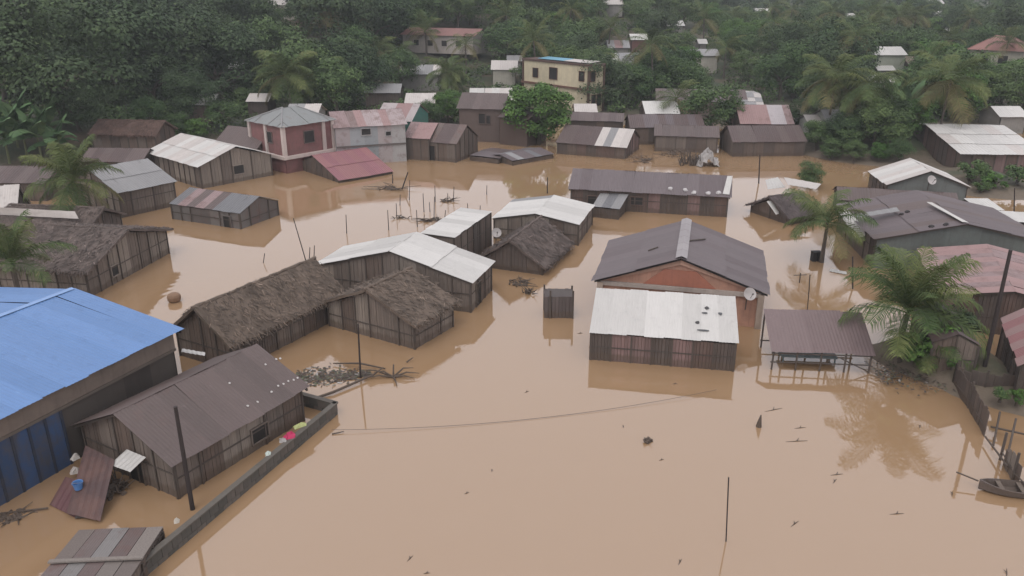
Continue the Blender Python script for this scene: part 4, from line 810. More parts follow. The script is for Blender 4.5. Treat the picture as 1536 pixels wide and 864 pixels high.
stick3("fallen_branch", "thin branch floating at the end of low wire", "branch", [G(498, 651, .03), G(516, 647, .06)], [.03, .015])
def raft():
    c = G(478, 566); N = 900; P = np.zeros((N, 4, 3)); cols = []
    for k in range(N):
        t = random.random(); w = random.gauss(0, 1); x = random.uniform(-2.0, 2.3); y = random.gauss(0, .45) * (1.1 - abs(x) * .3) + x * .12; a = random.uniform(0, 6.28); l = random.uniform(.03, .2); s = random.uniform(.02, .09); z = .02 + random.random() * .07
        d = np.array([math.cos(a) * l, math.sin(a) * l, random.uniform(-.02, .03)]); e = np.array([-math.sin(a) * s, math.cos(a) * s, random.uniform(-.02, .03)]); q = np.array([x, y, z]); P[k] = [q - d - e, q + d - e, q + d + e, q - d + e]
    t = NT("trash"); g = t.add("ShaderNodeNewGeometry"); m = t.fin(t.ramp(g.outputs["Random Per Island"], [(0, (.045, .034, .026)), (.6, (.10, .072, .058)), (.88, (.09, .11, .06)), (.97, (.2, .17, .15)), (1, (.4, .38, .36))]), .8)
    c0 = P.mean(axis=1, keepdims=True); P1 = (P - c0) * np.array([.62, .62, .4]) + c0 * np.array([1, 1, .6])
    o = link("debris_raft", npmesh("debris_raft", P1.reshape(-1, 3), 4, m)); o.location = c; tag(o, "floating litter", "debris", kind='stuff')
    b2 = G(1385, 560); cn = P.mean(axis=1, keepdims=True); P2 = (P - cn) * .55 + cn * np.array([1.2, 2.2, 1]); o = link("shore_litter", npmesh("shore_litter", P2.reshape(-1, 3), 4, m)); o.location = (b2.x, b2.y, .12); tag(o, "shore litter", "debris", kind='stuff')
raft()
# things at the brown hut: rusty sheets, bucket, cloths
I = H['brown']
loose_sheet("rusty brown metal sheet sloping from hut gable to the water", [G(100, 770, .15), G(150, 782, .1), G(172, 690, 1.15), G(128, 668, 1.2)], tin((96, 74, 72), .7, .7))
loose_sheet("reddish crumpled sheet half sunk in front of the hut", [G(74, 757, .02), G(112, 776, .03), G(140, 728, .5), G(98, 715, .45)], tin((120, 82, 84), .6, .7))
loose_sheet("dark tarpaulin sheet draped beside the rusty ramp", [G(112, 778, .05), G(150, 775, .05), G(165, 735, .4), G(128, 735, .5)], tin((84, 74, 70), .5, .8))
clump("debris_clump", "dark jumble of broken wood beside the rusty ramp", "debris", 172, 738, .55, .55, POST, 40)
clump("debris_clump", "flotsam drifting at the left edge before blue wall", "debris", 20, 776, .5, .12, POST, 20)
stick3("stick", "long thin stick floating from left edge to the ramp", "stick", [G(0, 770, .04), G(72, 762, .08)], .03)
def bucket():
    c = G(118, 733, .55); b = MB(); n = 14
    for r, z in ((.13, 0), (.17, .24), (.185, .24), (.185, .26), (.155, .25), (.12, .02)):
        for j in range(n): a = 2 * math.pi * j / n; b.v.append((r * math.cos(a), r * math.sin(a), z))
    for k in range(5):
        for j in range(n): b.f.append((k * n + j, k * n + (j + 1) % n, (k + 1) * n + (j + 1) % n, (k + 1) * n + j))
    b.f.append(tuple(range(n))[::-1]); b.f.append(tuple(5 * n + j for j in range(n))); rt = empty("bucket", c); tag(rt, "round light blue plastic basin on the rusty sheets", "basin"); b.build("bowl", plain((92, 140, 200), .4), rt)
    MB().tube([(-.18, 0, .25), (-.1, -.16, .33), (.1, -.16, .33), (.18, 0, .25)], .008, 5).build("handle", plain((160, 160, 165)), rt)
bucket()
def cloth(label, x, y, z, w, d, mat, yaw=0, name="cloth", h=.1):
    c = G(x, y, z); b = MB(); n = 7; hh = [[h * (1 - (2 * i / (n - 1) - 1) ** 2) * (1 - (2 * j / (n - 1) - 1) ** 2) * random.uniform(.3, 1.2) - .25 * abs(2 * j / (n - 1) - 1) ** 3 * h * 2 for j in range(n)] for i in range(n)]
    for i in range(n):
        for j in range(n): b.v.append((w * (i / (n - 1) - .5) + random.uniform(-.1, .1) * w, d * (j / (n - 1) - .5) + random.uniform(-.1, .1) * d, hh[i][j]))
    for i in range(n - 1):
        for j in range(n - 1): a = i * n + j; b.f.append((a, a + 1, a + n + 1, a + n))
    o = b.build(name, mat); o.location = c; o.rotation_euler[2] = yaw; md = o.modifiers.new("t", 'SOLIDIFY'); md.thickness = .015; return tag(o, label, "cloth")
cloth("crumpled bright pink cloth on the block wall", 434, 654, .6, .42, .3, plain((205, 50, 100)), .6, h=.2)
cloth("pale yellow green cloth hanging over the block wall", 450, 638, .6, .5, .2, plain((190, 195, 130)), .7)
cloth("grey white rag left of the pink cloth", 424, 660, .58, .25, .25, plain((170, 165, 160)), .3)
cloth("small white rag on block wall below hut window", 402, 680, .58, .18, .2, plain((205, 215, 205)), .3)
cloth("white scrap by hut wall near upright pole", 265, 781, .5, .16, .16, plain((210, 200, 185)), .3)
cloth("white crumpled bag at the top of rusty ramp", 113, 706, .3, .3, .25, plain((200, 190, 182)), .2, h=.15)
cloth("white torn scrap on the hut gable wall", 113, 686, .7, .3, .15, plain((205, 198, 190)), .9, h=.15)
cloth("white scrap at left end of blocked yard", 209, 833, .3, .14, .14, plain((205, 195, 180)), .9)
# basket, black box in water
c = G(262, 452); b = MB(); n = 14
for r, z in ((.2, -.1), (.36, .1), (.38, .3), (.33, .42), (.2, .5), (.05, .53)):
    for j in range(n): a = 2 * math.pi * j / n; b.v.append((r * math.cos(a), r * math.sin(a), z))
for k in range(5):
    for j in range(n): b.f.append((k * n + j, k * n + (j + 1) % n, (k + 1) * n + (j + 1) % n, (k + 1) * n + j))
b.f.append(tuple(5 * n + j for j in range(n))); o = b.build("barrel", plain((150, 118, 92))); o.location = c; tag(o, "rounded tan drum half sunk beyond the blue roof", "drum")
c = G(1223, 391); rt = empty("crate", c, .1); tag(rt, "small black crate standing in water beside coconut palm trunk", "crate")
for x in (-.16, .16): MB().box(x - .12, x + .12, -.2, .2, -.1, .62).build("side_board", plain((40, 36, 36)), rt)
MB().box(-.3, .3, -.22, .22, .6, .64).build("lid", plain((48, 44, 44)), rt)
# white tarpaulin heap beyond the long house
b = MB(); n = 12; c = G(1052, 247)
for i in range(n):
    for j in range(n):
        u, v = 2 * i / (n - 1) - 1, 2 * j / (n - 1) - 1; b.v.append((u * 1.1 + random.uniform(-.14, .14), v * 1.2 + random.uniform(-.14, .14), max(0, 1 - abs(u) * .8 - v * v * .5) * random.uniform(1.0, 1.9) + .05 + (.3 if (i + j) % 3 == 0 else 0) * random.random()))
for i in range(n - 1):
    for j in range(n - 1): a = i * n + j; b.f.append((a, a + n, a + n + 1, a + 1))
rt = empty("tarpaulin_heap", c); tag(rt, "heap of branches under a torn white tarpaulin in the water", "tarpaulin"); b.build("tarpaulin", plain((176, 170, 166)), rt, Matrix.Translation((.5, 0, 0)))
b = MB()
for k in range(50):
    p = Vector((random.uniform(-2.2, -.2), random.uniform(-.8, .8), 0)); b.tube([p, p + Vector((random.uniform(-.5, 1), random.uniform(-.4, .4), random.uniform(.4, 1.5)))], [.06, .02], 4)
b.build("branches", POST, rt)
clump("debris_clump", "low line of flotsam left of the tarpaulin heap", "debris", 965, 240, 1.6, .3, wood((130, 110, 95)), 30)
clump("debris_clump", "flotsam drifting in front of brown timber house", "debris", 1010, 232, 1.6, .35, wood((130, 110, 95)), 30)
pole("fallen tree pole leaning beside bright green tree", (846, 181), (803, 208), .14, "fallen_pole", "pole", z0=.3)
#FOLIAGE
# ---------------------------------------------------------------- vegetation
def leaf_quads(C, Nrm, size, aspect=.65, jit=.32):
    """C (n,3) centres, Nrm (n,3) rough normals -> separate quads"""
    n = len(C); N = Nrm + rng.normal(0, jit, (n, 3)); N /= np.linalg.norm(N, axis=1)[:, None] + 1e-9
    T = np.cross(N, rng.normal(0, 1, (n, 3))); T /= np.linalg.norm(T, axis=1)[:, None] + 1e-9; B = np.cross(N, T)
    s = (size * rng.uniform(.55, 1.35, n))[:, None]; P = np.zeros((n, 4, 3)); P[:, 0] = C - T * s; P[:, 1] = C - B * s * aspect; P[:, 2] = C + T * s; P[:, 3] = C + B * s * aspect; return P
def crown_pts(R, Hc, lobes, per, lr, seed, flat=.8):
    """leaf centres over many unequal lobes scattered through a crown of radius R and height Hc"""
    r = np.random.default_rng(seed); C = []; N = []
    for k in range(lobes):
        d = r.normal(0, 1, 3); d /= np.linalg.norm(d); q = r.uniform(.45, 1.0) ** .6; c = d * np.array([R, R, Hc / 2]) * q * r.uniform(.75, 1.05); c[2] += Hc * .5
        L = lr * r.uniform(.6, 1.35); m = int(per * (L / lr) ** 2); u = r.normal(0, 1, (m, 3)); u /= np.linalg.norm(u, axis=1)[:, None]; u[:, 2] = np.where(r.random(m) < .75, np.abs(u[:, 2]), u[:, 2])
        C.append(c + u * np.array([L, L, L * flat]) * r.uniform(.55, 1.08, (m, 1))); N.append(u + np.array([0, 0, .5]))
    return np.concatenate(C), np.concatenate(N)
def trunk_mesh(h, r0, seed, limbs=5, spread=2.0):
    rr = random.Random(seed); b = MB(); top = Vector((rr.uniform(-.4, .4), rr.uniform(-.4, .4), h)); b.tube([(0, 0, -.5), (0, 0, 0), top * .5 + Vector((.1, 0, 0)), top], [r0 * 1.3, r0, r0 * .8, r0 * .5], 7)
    for k in range(limbs):
        a = 6.283 * k / limbs + rr.uniform(-.4, .4); s = top * rr.uniform(.55, .95); e = s + Vector((math.cos(a) * spread, math.sin(a) * spread, h * rr.uniform(.25, .6))); b.tube([s, (s + e) / 2 + Vector((0, 0, .3)), e], [r0 * .45, r0 * .32, r0 * .14], 5)
    return b.mesh("trunk", BARK)
KINDS = {}
def tree_kind(key, R, Hc, th, lobes, per, lr, leaf, mat, seed):
    C, N = crown_pts(R, Hc, lobes, per, lr, seed); P = leaf_quads(C, N, leaf)
    KINDS[key] = (npmesh("crown", P.reshape(-1, 3), 4, mat), trunk_mesh(th + Hc * .3, .16 + R * .04, seed, 5, R * .55), th, R, Hc)
for i in range(4): tree_kind(('dark', i), 3.6 + .5 * i, 6.6 + .5 * i, 1.0, 30, 320, 1.65, .15, DARKLEAF, 20 + i)
for i in range(4): tree_kind(('mid', i), 2.8 + .4 * i, 5.0 + .4 * i, 1.0, 24, 300, 1.35, .135, MIDLEAF, 40 + i)
for i in range(2): tree_kind(('bright', i), 2.7 + .5 * i, 5.2, .5, 38, 230, .95, .135, BRIGHTLEAF, 60 + i)
for i in range(3): tree_kind(('shrub', i), 1.1 + .25 * i, 1.5, .15, 12, 120, .5, .11, [MIDLEAF, BRIGHTLEAF, DARKLEAF][i], 70 + i)
def tree(kind, loc, sc, label, cat="tree", group=None, name="broadleaf_tree", rz=None):
    cm, tm, th, R, Hc = KINDS[kind]; rt = empty(name, loc, random.uniform(0, 6.28) if rz is None else rz); rt.scale = (sc, sc, sc * random.uniform(.92, 1.1)); tag(rt, label, cat, group)
    link("crown", cm, rt, Matrix.Translation((0, 0, th))); link("trunk", tm, rt); return rt
# palms
def frond_mesh(L, elev, droop, nl, mat, seed, wid=.62):
    r = random.Random(seed); b = MB(); K = 9; pts = []; a = elev; p = Vector((0, 0, 0))
    for k in range(K + 1): pts.append(p.copy()); a -= droop / K * (.5 + k / K); p = p + Vector((math.cos(a), 0, math.sin(a))) * (L / K)
    b.tube(pts, [.035 * (1 - .8 * k / K) + .006 for k in range(K + 1)], 4, cap=False)
    for k in range(nl):
        t = .10 + .88 * k / nl; f = t * K; i = min(K - 1, int(f)); c = pts[i].lerp(pts[i + 1], f - i); d = (pts[i + 1] - pts[i]).normalized()
        ll = wid * L * .5 * math.sin(math.pi * min(1, .18 + t * .78)) ** .7 * r.uniform(.75, 1.15)
        for sg in (-1, 1):
            out = (Vector((0, sg, 0)) + d * .75 + Vector((0, 0, .1 + r.uniform(-.2, .12)))).normalized(); m = c + out * ll * .55; e = c + out * ll + Vector((0, 0, -ll * r.uniform(.2, .6))); w = d * (.024 * L / 3.5)
            b.quad(c - w * .6, c + w * .6, m + w, m - w); b.quad(m - w, m + w, e + w * .15, e - w * .15)
    return b.mesh("frond", mat)
FR = {}
for i, (el, dr) in enumerate(((1.35, .8), (1.1, 1.2), (.75, 1.4), (.35, 1.4), (-.1, 1.1), (-.6, .7))):
    for v in range(2): FR[(i, v)] = frond_mesh(3.9, el, dr, 52, FRONDLEAF if i < 4 else (OLDFROND if v else FRONDLEAF), 100 + i * 3 + v)
FRL = {i: frond_mesh(3.7, el, dr, 34, FRONDLEAF if i < 4 else OLDFROND, 200 + i) for i, (el, dr) in enumerate(((1.35, .8), (1.1, 1.2), (.75, 1.4), (.35, 1.4), (-.1, 1.1), (-.6, .7)))}
def palm(loc, h, label, sc=1.0, n=20, lean=(0, 0), name="coconut_palm", far=False, group=None, nuts=True, lo=0, hi=5):
    rt = empty(name, loc); tag(rt, label, "palm tree", group); top = Vector((lean[0], lean[1], h)); b = MB()
    b.tube([(0, 0, -.8), (0, 0, 0), (lean[0] * .2, lean[1] * .2, h * .4), (lean[0] * .6, lean[1] * .6, h * .75), top], [.2, .17, .13, .115, .1], 8); b.build("trunk", plain((104, 94, 86), .9), rt)
    for k in range(n):
        i = lo + int((hi - lo + .999) * k / n); a = k * 2.4 + random.uniform(-.25, .25); me = FRL[i] if far else FR[(i, random.randint(0, 1))]
        link("frond", me, rt, Matrix.Translation(top) @ Matrix.Rotation(a, 4, 'Z') @ Matrix.Rotation(random.uniform(-.35, .35), 4, 'X') @ Matrix.Scale(sc * random.uniform(.85, 1.1), 4))
    if nuts and not far:
        nb = MB().tube([(0, 0, -.11), (0, 0, -.05), (0, 0, .05), (0, 0, .11)], [.05, .11, .11, .05], 8).mesh("coconut", plain((120, 116, 60)))
        for k in range(5): a = 1.3 * k; link("coconut", nb, rt, Matrix.Translation(top + Vector((.2 * math.cos(a), .2 * math.sin(a), -.22))))
    return rt
def base(px, py): q = hit(px, py); return Vector((q.x, q.y, gz(q.x, q.y)))
palm(base(1232, 394), 2.7, "young coconut palm standing in water left of the wide dark roof", .84, 16, (.05, 0), lo=1, hi=4)
palm(base(1352, 508), 1.3, "large leafy coconut palm growing from mud bank at right", 1.04, 22, (.1, 0), lo=0, hi=3, nuts=False)
palm(base(1385, 530), .3, "small low palm at the foot of large mud bank palm", .62, 8, (.2, 0), lo=2, hi=3, nuts=False, name="young_palm")
palm(G(125, 352), 3.9, "yellowing coconut palm among roofs at left", .98, 22, (-.1, .2), lo=0, hi=5)
palm(G(38, 480), 3.2, "green palm top above the blue warehouse at left edge", .8, 14, (0, 0), lo=0, hi=3, nuts=False)
palm(base(672, 160), 4.6, "tall coconut palm behind the turquoise gabled house", .95, 22, (.1, 0), lo=1)
palm(base(440, 185), 5.8, "big coconut palm rising behind the pink two storey house", 1.3, 19, (-.3, 0), lo=1)
palm(base(478, 178), 5.4, "second palm just right of the big palm behind pink house", 1.1, 20, (.2, 0), lo=1)
palm(base(1405, 218), 6.6, "tall coconut palm above the timber barn", 1.35, 18, (.2, 0), lo=1)
palm(base(1240, 205), 6.2, "drooping grey green palm at right waterside", 1.3, 19, (.1, 0), lo=1)
palm(base(1290, 205), 5.4, "second drooping palm right of the waterside palm", 1.15, 20, (.1, 0), lo=2)
for i, (x, y, h, s_, lab) in enumerate(((572, 118, 4.4, 1.05, "yellow green palm left of the hillside school"), (600, 122, 4.0, .9, "lower yellow green palm beneath the hillside school"), (700, 122, 5.6, .9, "slim palm right of the hillside school"), (778, 84, 3.4, .9, "palm just above left end of yellow building"),
     (912, 90, 5.5, 1.0, "palm behind the yellow building roof"), (1005, 112, 4, 1.0, "palm right of white patched roof"), (1385, 150, 6, 1.2, "palm standing right of the pale green block"), (1418, 120, 6.5, 1.0, "slender palm left of the cream villa"),
     (18, 62, 5, 1.3, "palm at top left corner of hill"), (215, 150, 5.0, 1.2, "palm inside the dark left wood"), (820, 78, 4, .9, "palm directly above the blue tarp"), (885, 60, 4, 1.0, "palm on the slope above yellow building"), (1100, 60, 5, 1.1, "palm on the misty slope at right centre"), (1180, 90, 5, 1.1, "palm standing above the streaked pink roof"), (930, 150, 4.5, 1.0, "palm between yellow building and bright waterside roof"), (1085, 118, 5, 1.0, "palm left above the streaked pink roof"), (1290, 100, 6, 1.2, "palm above the drooping waterside palms"), (1345, 66, 6, 1.2, "palm on slope above pale green block"), (860, 38, 5, 1.1, "palm high above the yellow building"), (760, 66, 5, 1.1, "palm between hillside school and yellow building"), (640, 84, 4, 1.1, "palm just below the hillside school"), (545, 70, 5, 1.2, "palm on dark slope left of hillside school"), (1500, 120, 6, 1.2, "palm before the cream villa"), (60, 130, 6, 1.2, "palm standing above the banana plants"), (1010, 190, 3.5, 1.0, "pale leaning palm over the bright waterside roof"))):
    palm(base(x, y), h, lab, s_, 15, (random.uniform(-.3, .3), 0), far=True, lo=random.choice([0, 1]))
# bananas
def banana_leaf(L, elev, droop, seed):
    r = random.Random(seed); b = MB(); K = 8; a = elev; p = Vector((0, 0, 0)); pts = []
    for k in range(K + 1): pts.append(p.copy()); a -= droop / K * (.4 + 1.2 * k / K); p = p + Vector((math.cos(a), 0, math.sin(a))) * (L / K)
    b.tube(pts, [.03 * (1 - .8 * k / K) + .004 for k in range(K + 1)], 4, cap=False)
    for k in range(1, K):
        w0 = .42 * math.sin(math.pi * min(.98, (k - .0) / K)) ** .6 * L / 2.2; w1 = .42 * math.sin(math.pi * min(.98, (k + 1) / K)) ** .6 * L / 2.2
        for sg in (-1, 1):
            dz = r.uniform(-.1, .02); b.quad(pts[k], pts[k + 1], pts[k + 1] + Vector((0, sg * w1, -.3 * w1 + dz)), pts[k] + Vector((0, sg * w0, -.3 * w0 + dz)))
    return b.mesh("leaf", leafm((.04, .085, .035), (.11, .19, .08), (.17, .22, .10)))
BL = [banana_leaf(2.2, e, d, 300 + i) for i, (e, d) in enumerate(((1.35, .6), (1.1, 1.1), (.8, 1.4), (.5, 1.4)))]
def banana(loc, h, label, sc=1.0, group=None):
    rt = empty("banana_plant", loc); tag(rt, label, "banana plant", group); MB().tube([(0, 0, -.5), (0, 0, 0), (.03, 0, h)], [.16, .13, .08], 8).build("stem", plain((110, 116, 78)), rt)
    for k in range(9): link("leaf", BL[k % 4], rt, Matrix.Translation((.03, 0, h - .1)) @ Matrix.Rotation(k * 2.4 + random.uniform(-.3, .3), 4, 'Z') @ Matrix.Scale(sc * 1.45 * random.uniform(.8, 1.1), 4))
for x, y, h, s_, lab in ((15, 246, 2.6, 1.1, "banana plant nearest the left edge of picture"), (42, 240, 2.2, 1.0, "banana plant second from the left edge"), (64, 246, 2.6, 1.15, "tallest broad leaved banana plant left of thatched hut"), (88, 243, 1.8, .95, "banana plant right of the tallest one"), (28, 222, 2.4, 1.1, "banana plant standing behind the left group"), (76, 224, 2.4, 1.1, "banana plant at back beside dark trees"), (-8, 232, 2.4, 1.1, "banana plant cut by the left edge"),
     (392, 150, 3.0, 1.1, "banana plant left of the big palm"), (1330, 175, 2.5, 1.2, "banana plant among shrubs at the right waterside"), (1360, 185, 2.2, 1.1, "banana plant beside the timber barn dish")):
    banana(base(x, y), h, lab, s_, "banana plants" if x < 100 else None)
# singled out trees and shrubs
for kd, x, y, sc, lab in (
    (('bright', 1), 808, 216, 1.22, "bright green leafy tree in the middle by the water"), (('bright', 0), 765, 195, .62, "small leafy tree leaning left of the bright green tree"), (('mid', 2), 1066, 206, .95, "leafy green tree behind the brown timber houses"),
    (('mid', 0), 1100, 200, .6, "low tree filling the gap between two brown houses"), (('bright', 0), 672, 184, .72, "green tree left of the tall brown house"), (('mid', 1), 640, 196, .5, "low round tree behind the two tier timber house"), (('bright', 1), 298, 214, .42, "bright green bush behind the large white roof"),
    (('dark', 1), 905, 165, .85, "dark tree right beside the yellow building"), (('mid', 1), 940, 160, .8, "tree overhanging the half white roof"), (('mid', 3), 1170, 150, 1.0, "broad tree behind the streaked pink roof"), (('dark', 2), 990, 140, .9, "dark tree left of the long barrack roof"),
    (('mid', 2), 1440, 165, 1.1, "green tree right of tall palm above barn"), (('bright', 0), 1500, 160, 1.1, "bright green tree below the cream villa"), (('mid', 3), 1530, 178, 1.0, "tree at the right edge behind timber barn"), (('bright', 1), 1360, 205, .7, "leafy tree beside the timber barn dish"),
    (('mid', 1), 1310, 222, .65, "waterside bush right of drooping palms"), (('mid', 0), 1268, 228, .55, "waterside bush beneath the drooping palms"), (('mid', 2), 1225, 225, .5, "bush at right end of brown waterside house"),
    (('dark', 2), 1245, 150, 1.25, "large dark crown behind the drooping palms"), (('dark', 3), 100, 186, 1.5, "huge dark tree above banana plants"), (('dark', 3), 185, 172, 1.75, "huge dark tree behind the brown thatched hut"), (('dark', 2), 258, 160, 1.55, "dark tree left of the glinting white roof"),
    (('dark', 3), 335, 158, 1.35, "dark tree right of glinting white roof"), (('dark', 1), 385, 148, .7, "dark tree left of the big palm"), (('dark', 2), 552, 160, .8, "dark spreading tree right of the big palm pair"), (('mid', 1), 600, 140, .9, "dense tree in front of yellow green palms"),     (('dark', 1), 152, 176, .55, "dark bush hiding a pale roof in left trees"), (('dark', 0), 172, 178, .5, "dark bush right of half buried pale roof"), (('dark', 1), 282, 178, .6, "dark bush beneath left end of glinting white roof"), (('dark', 2), 312, 180, .55, "dark bush beneath right end of glinting white roof"), (('mid', 0), 375, 172, .55, "bush before dark shed beside the big left palm"), (('dark', 0), 400, 172, .5, "dark bush at foot of the big left palm"),
    (('mid', 1), 225, 196, .5, "leafy bush just behind brown thatched hut"), (('dark', 2), 120, 196, .6, "dark bush left of the brown thatched hut"), (('mid', 0), 268, 206, .45, "low bush left of the bright green bush"), (('mid', 2), 335, 196, .5, "bush between bright green bush and pink house"), (('mid', 0), 1245, 240, .38, "low waterside bush nearest brown waterside house"), (('mid', 1), 1280, 244, .33, "low bush at edge of flood below drooping palms"), (('bright', 0), 1318, 243, .36, "bright low bush at flood edge before timber barn"), (('mid', 2), 1345, 246, .33, "rounded low bush beside the left corner of timber barn"), (('dark', 0), 1262, 222, .5, "dark thicket under the drooping palms"), (('dark', 1), 1328, 214, .5, "dark thicket left of timber barn"),
    (('mid', 1), 1300, 205, .7, "leafy tree at foot of second drooping palm"), (('dark', 1), 1200, 205, .6, "dark bush left of the drooping waterside palm"), (('mid', 0), 1335, 228, .6, "waterside bush close to timber barn"),
    (('mid', 0), 1215, 282, .38, "green shrub growing behind the ruined hut")):
    tree(kd, base(x, y), sc, lab)
for x, y, k, sc, lab in ((1376, 548, 1, .8, "green bush under the mud bank palm by the water"), (1405, 535, 1, .85, "bright green weed bush by the leaning pole"), (1378, 540, 2, .55, "grey green bush under mud bank palm"), (1435, 548, 1, .55, "low yellow green bush beside tall plank fence"), (1350, 540, 0, .5, "trailing bush at water edge near shelter"), (1440, 505, 2, .7, "dark bush under the small brown shed"), (1422, 530, 1, .6, "leafy shrub left of the leaning pole"), (1500, 600, 0, .3, "tuft of weeds in the muddy yard"),
     (1525, 606, 1, .3, "second tuft of weeds in the muddy yard"), (1390, 562, 0, .35, "sprig of weeds on the debris shore"), (1455, 276, 0, 1.0, "grassy bush on bank before the timber barn"), (1490, 282, 1, .8, "low green bush on right bank"), (1525, 278, 0, 1.0, "bush on the bank at right edge"), (1470, 290, 0, .6, "small tuft at water side of right bank")):
    tree(('shrub', k), base(x, y), sc, lab, "shrub", name="shrub")
# the woods: individual trees, kept off the houses and out of the line of sight to those the photograph shows
PLACED = []
for bx, by, x0, x1, y0, y1 in ((440, 185, 385, 525, 80, 170), (672, 160, 635, 705, 80, 150), (1405, 218, 1345, 1470, 95, 190), (1240, 205, 1185, 1300, 110, 190), (585, 122, 550, 620, 45, 110)):
    q_ = base(bx, by); HOUSES.append((q_.x, q_.y, .6, x0, x1, y0, y1, proj(q_)[2], False))   # the tall palms stay in view too

MARKS = [(440, 200, "pink two storey house"), (655, 52, "hillside school"), (845, 115, "yellow building"), (1490, 72, "cream villa"), (1337, 80, "pale green block"), (185, 195, "brown thatched hut"), (300, 148, "glinting white roof"), (425, 4, "white building at top edge"),
    (10, 28, "white roof in top corner"), (742, 140, "pale roofed hall"), (930, 88, "white patched roof"), (1055, 140, "long barrack roof"), (1150, 165, "streaked pink roof"), (1460, 210, "timber barn"), (1058, 80, "cream walled house"), (352, 100, "small white wood roof"), (60, 220, "banana plants"), (960, 56, "white peaked roof"), (1012, 37, "tiny white hill roof"), (990, 165, "bright white waterside roof"), (572, 115, "yellow green palm")]
def wood_label(kd, sc, px, py):
    mx_, my, nm = min(MARKS, key=lambda m: (m[0] - px) ** 2 + (1.6 * (m[1] - py)) ** 2); dx, dy = px - mx_, py - my
    far = math.hypot(dx, dy); rel = ("left of" if dx < 0 else "right of") if abs(dx) > 1.2 * abs(dy) else ("above" if dy < 0 else "below"); how = "close " if far < 45 else ("" if far < 95 else "well ")
    if rel in ("above", "below") and abs(dx) > 14: rel += " left of" if dx < 0 else " right of"
    return f"{'small' if sc < .85 else ('large' if sc > 1.1 else 'medium sized')} {dict(dark='dark evergreen', mid='mid green bushy', bright='fresh green')[kd]} tree {how}{rel} the {nm}"
def clear(x, y, z, R, Ht, tol=.25):
    for hx, hy, hr, *_ in HOUSES:
        if (x - hx) ** 2 + (y - hy) ** 2 < (hr * .8 + R * .55) ** 2: return False
    px, pb, d = proj((x, y, z)); pt = proj((x, y, z + Ht))[1]; rw = R * FPX / d * .85
    for hx, hy, hr, x0, x1, y0, y1, hd, pk in HOUSES:
        if hd <= d: continue
        ox = min(px + rw, x1) - max(px - rw, x0); oy = min(pb, y0 + (y1 - y0) * .75) - max(pt, y0)
        if ox > (tol + .45 * pk) * min(x1 - x0, 2 * rw) and oy > 1.0 + (.1 + .45 * pk) * (y1 - y0): return False
    return True
LABS = {'dark': ("dark evergreen tree in the dense wood on left hillside", "dark tree in the wood beyond the village on right"), 'mid': ("mid green bushy tree on the wooded left hillside", "mid green bushy tree among the far houses on right"), 'bright': ("fresh green tree on wooded left hillside", "fresh green tree among the far houses on right")}
cnt = 0; tries = 0
while cnt < 300 and tries < 16000:
    tries += 1; y = 100 + 150 * random.random() ** 1.1; x = random.uniform(-.70, .70) * y; z = terr(x, y)
    if z < .1: continue
    left = x < -.12 * y; kd = random.choice(['dark', 'dark', 'dark', 'mid'] if left else ['dark', 'mid', 'mid', 'mid', 'bright']); i = random.randint(0, 3 if kd != 'bright' else 1); sc = random.uniform(.75, 1.3) * (1.25 if left else .95)
    cm, tm, th, R, Hc = KINDS[(kd, i)]; R *= sc; Ht = (th + Hc) * sc
    if any((x - a) ** 2 + (y - b) ** 2 < (R * .45 + c * .45) ** 2 for a, b, c in PLACED): continue
    px, pb, d = proj((x, y, z)); pt = proj((x, y, z + Ht))[1]
    if pb < -10 or not clear(x, y, z, R, Ht): continue
    PLACED.append((x, y, R)); tree((kd, i), (x, y, z), sc, wood_label(kd, sc, px, (pb + pt) / 2), group="trees on the slopes behind the village"); cnt += 1
n_ = 0
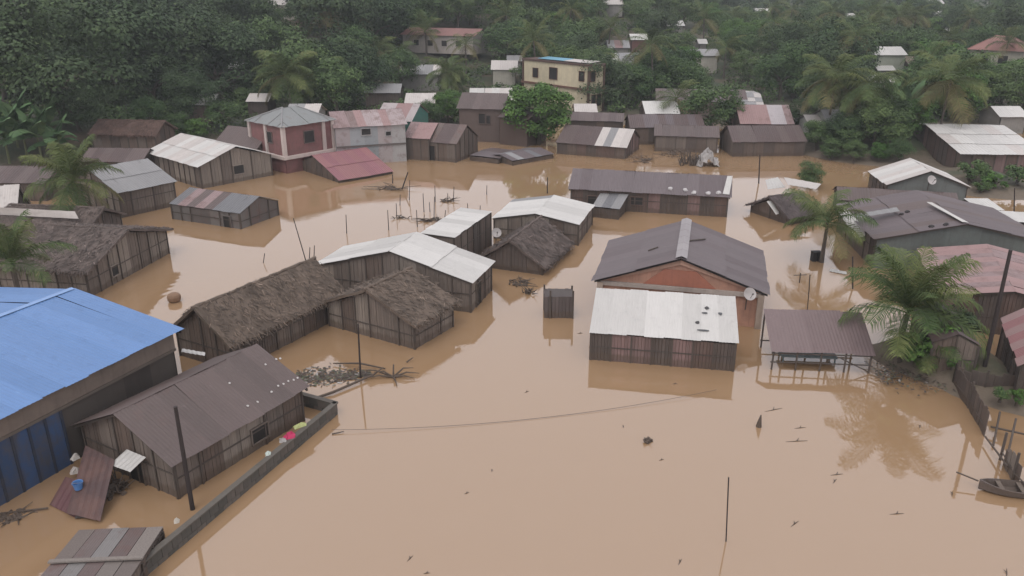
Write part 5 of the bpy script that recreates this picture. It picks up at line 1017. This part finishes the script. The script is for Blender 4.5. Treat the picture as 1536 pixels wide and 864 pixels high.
for _ in range(3000):
    if n_ >= 26: break
    y = random.uniform(108, 240); x = random.uniform(-.6, .66) * y; z = terr(x, y); h = random.uniform(6, 9.5)
    if z < .1 or not clear(x, y, z + h - 2.5, 2.6, 3.5): continue
    px, pb, d = proj((x, y, z + h))
    if px < -20 or px > 1560 or pb < 5: continue
    palm((x, y, z), h, wood_label('dark', 1, px, pb).replace('medium sized dark evergreen tree', 'slender coconut palm rising from the wood'), random.uniform(.95, 1.25), 14, (random.uniform(-.6, .6), 0), far=True, lo=random.choice([0, 1]), group="palms rising from the woods"); n_ += 1
print("trees", cnt, "tries", tries)
# far-off wood that reads as one mass, and low growth between the far houses
def mass(name, label, n, yr, size, per, leaf, mat, test):
    C0, N0 = crown_pts(1, 1.15, 9, per // 9, .42, 5); out = []; k = 0; tr = 0
    while k < n and tr < n * 12:
        tr += 1; y = yr[0] + (yr[1] - yr[0]) * random.random() ** 1.15; x = random.uniform(-.78, .78) * y; z = terr(x, y); s = size * random.uniform(.7, 1.35) * (1 + max(0, y - 250) / 700)
        if z < .1 or not test(x, y, z, s): continue
        a = random.uniform(0, 6.28); ca, sa = math.cos(a), math.sin(a); q = C0 * s; sel = rng.random(len(q)) < .9; q = q[sel] @ np.array([[ca, -sa, 0], [sa, ca, 0], [0, 0, 1]]); nn = N0[sel]
        out.append(leaf_quads(q + np.array([x, y, z - s * .15]), nn, leaf * (1 + max(0, y - 250) / 600))); k += 1
    o = link(name, npmesh(name, np.concatenate(out).reshape(-1, 3), 4, mat)); tag(o, label, None, kind='stuff'); print(name, k)
mass("far_wood", "distant wooded hills", 2500, (225, 700), 4.6, 200, .42, DARKLEAF, lambda x, y, z, s: clear(x, y, z, s, s * 1.2, .3))
mass("undergrowth", "low bushes between the far houses", 3500, (88, 270), 1.5, 150, .16, MIDLEAF, lambda x, y, z, s: clear(x, y, z, s, s * 1.2, .3))
# ---------------------------------------------------------------- haze: the damp air of the valley
hz = MB().box(-720, 720, -70, 920, -3.5, 125).mesh("haze", None); ho = link("haze", hz); tag(ho, "thin damp haze over the valley", None, kind='stuff')
hm = D.materials.new("haze_air"); hm.use_nodes = True; hn = hm.node_tree.nodes; hn.clear(); ou = hn.new("ShaderNodeOutputMaterial"); pv = hn.new("ShaderNodeVolumePrincipled")
pv.inputs["Color"].default_value = (.86, .9, .93, 1); pv.inputs["Density"].default_value = .0005; hm.node_tree.links.new(pv.outputs[0], ou.inputs["Volume"]); hz.materials.append(hm)
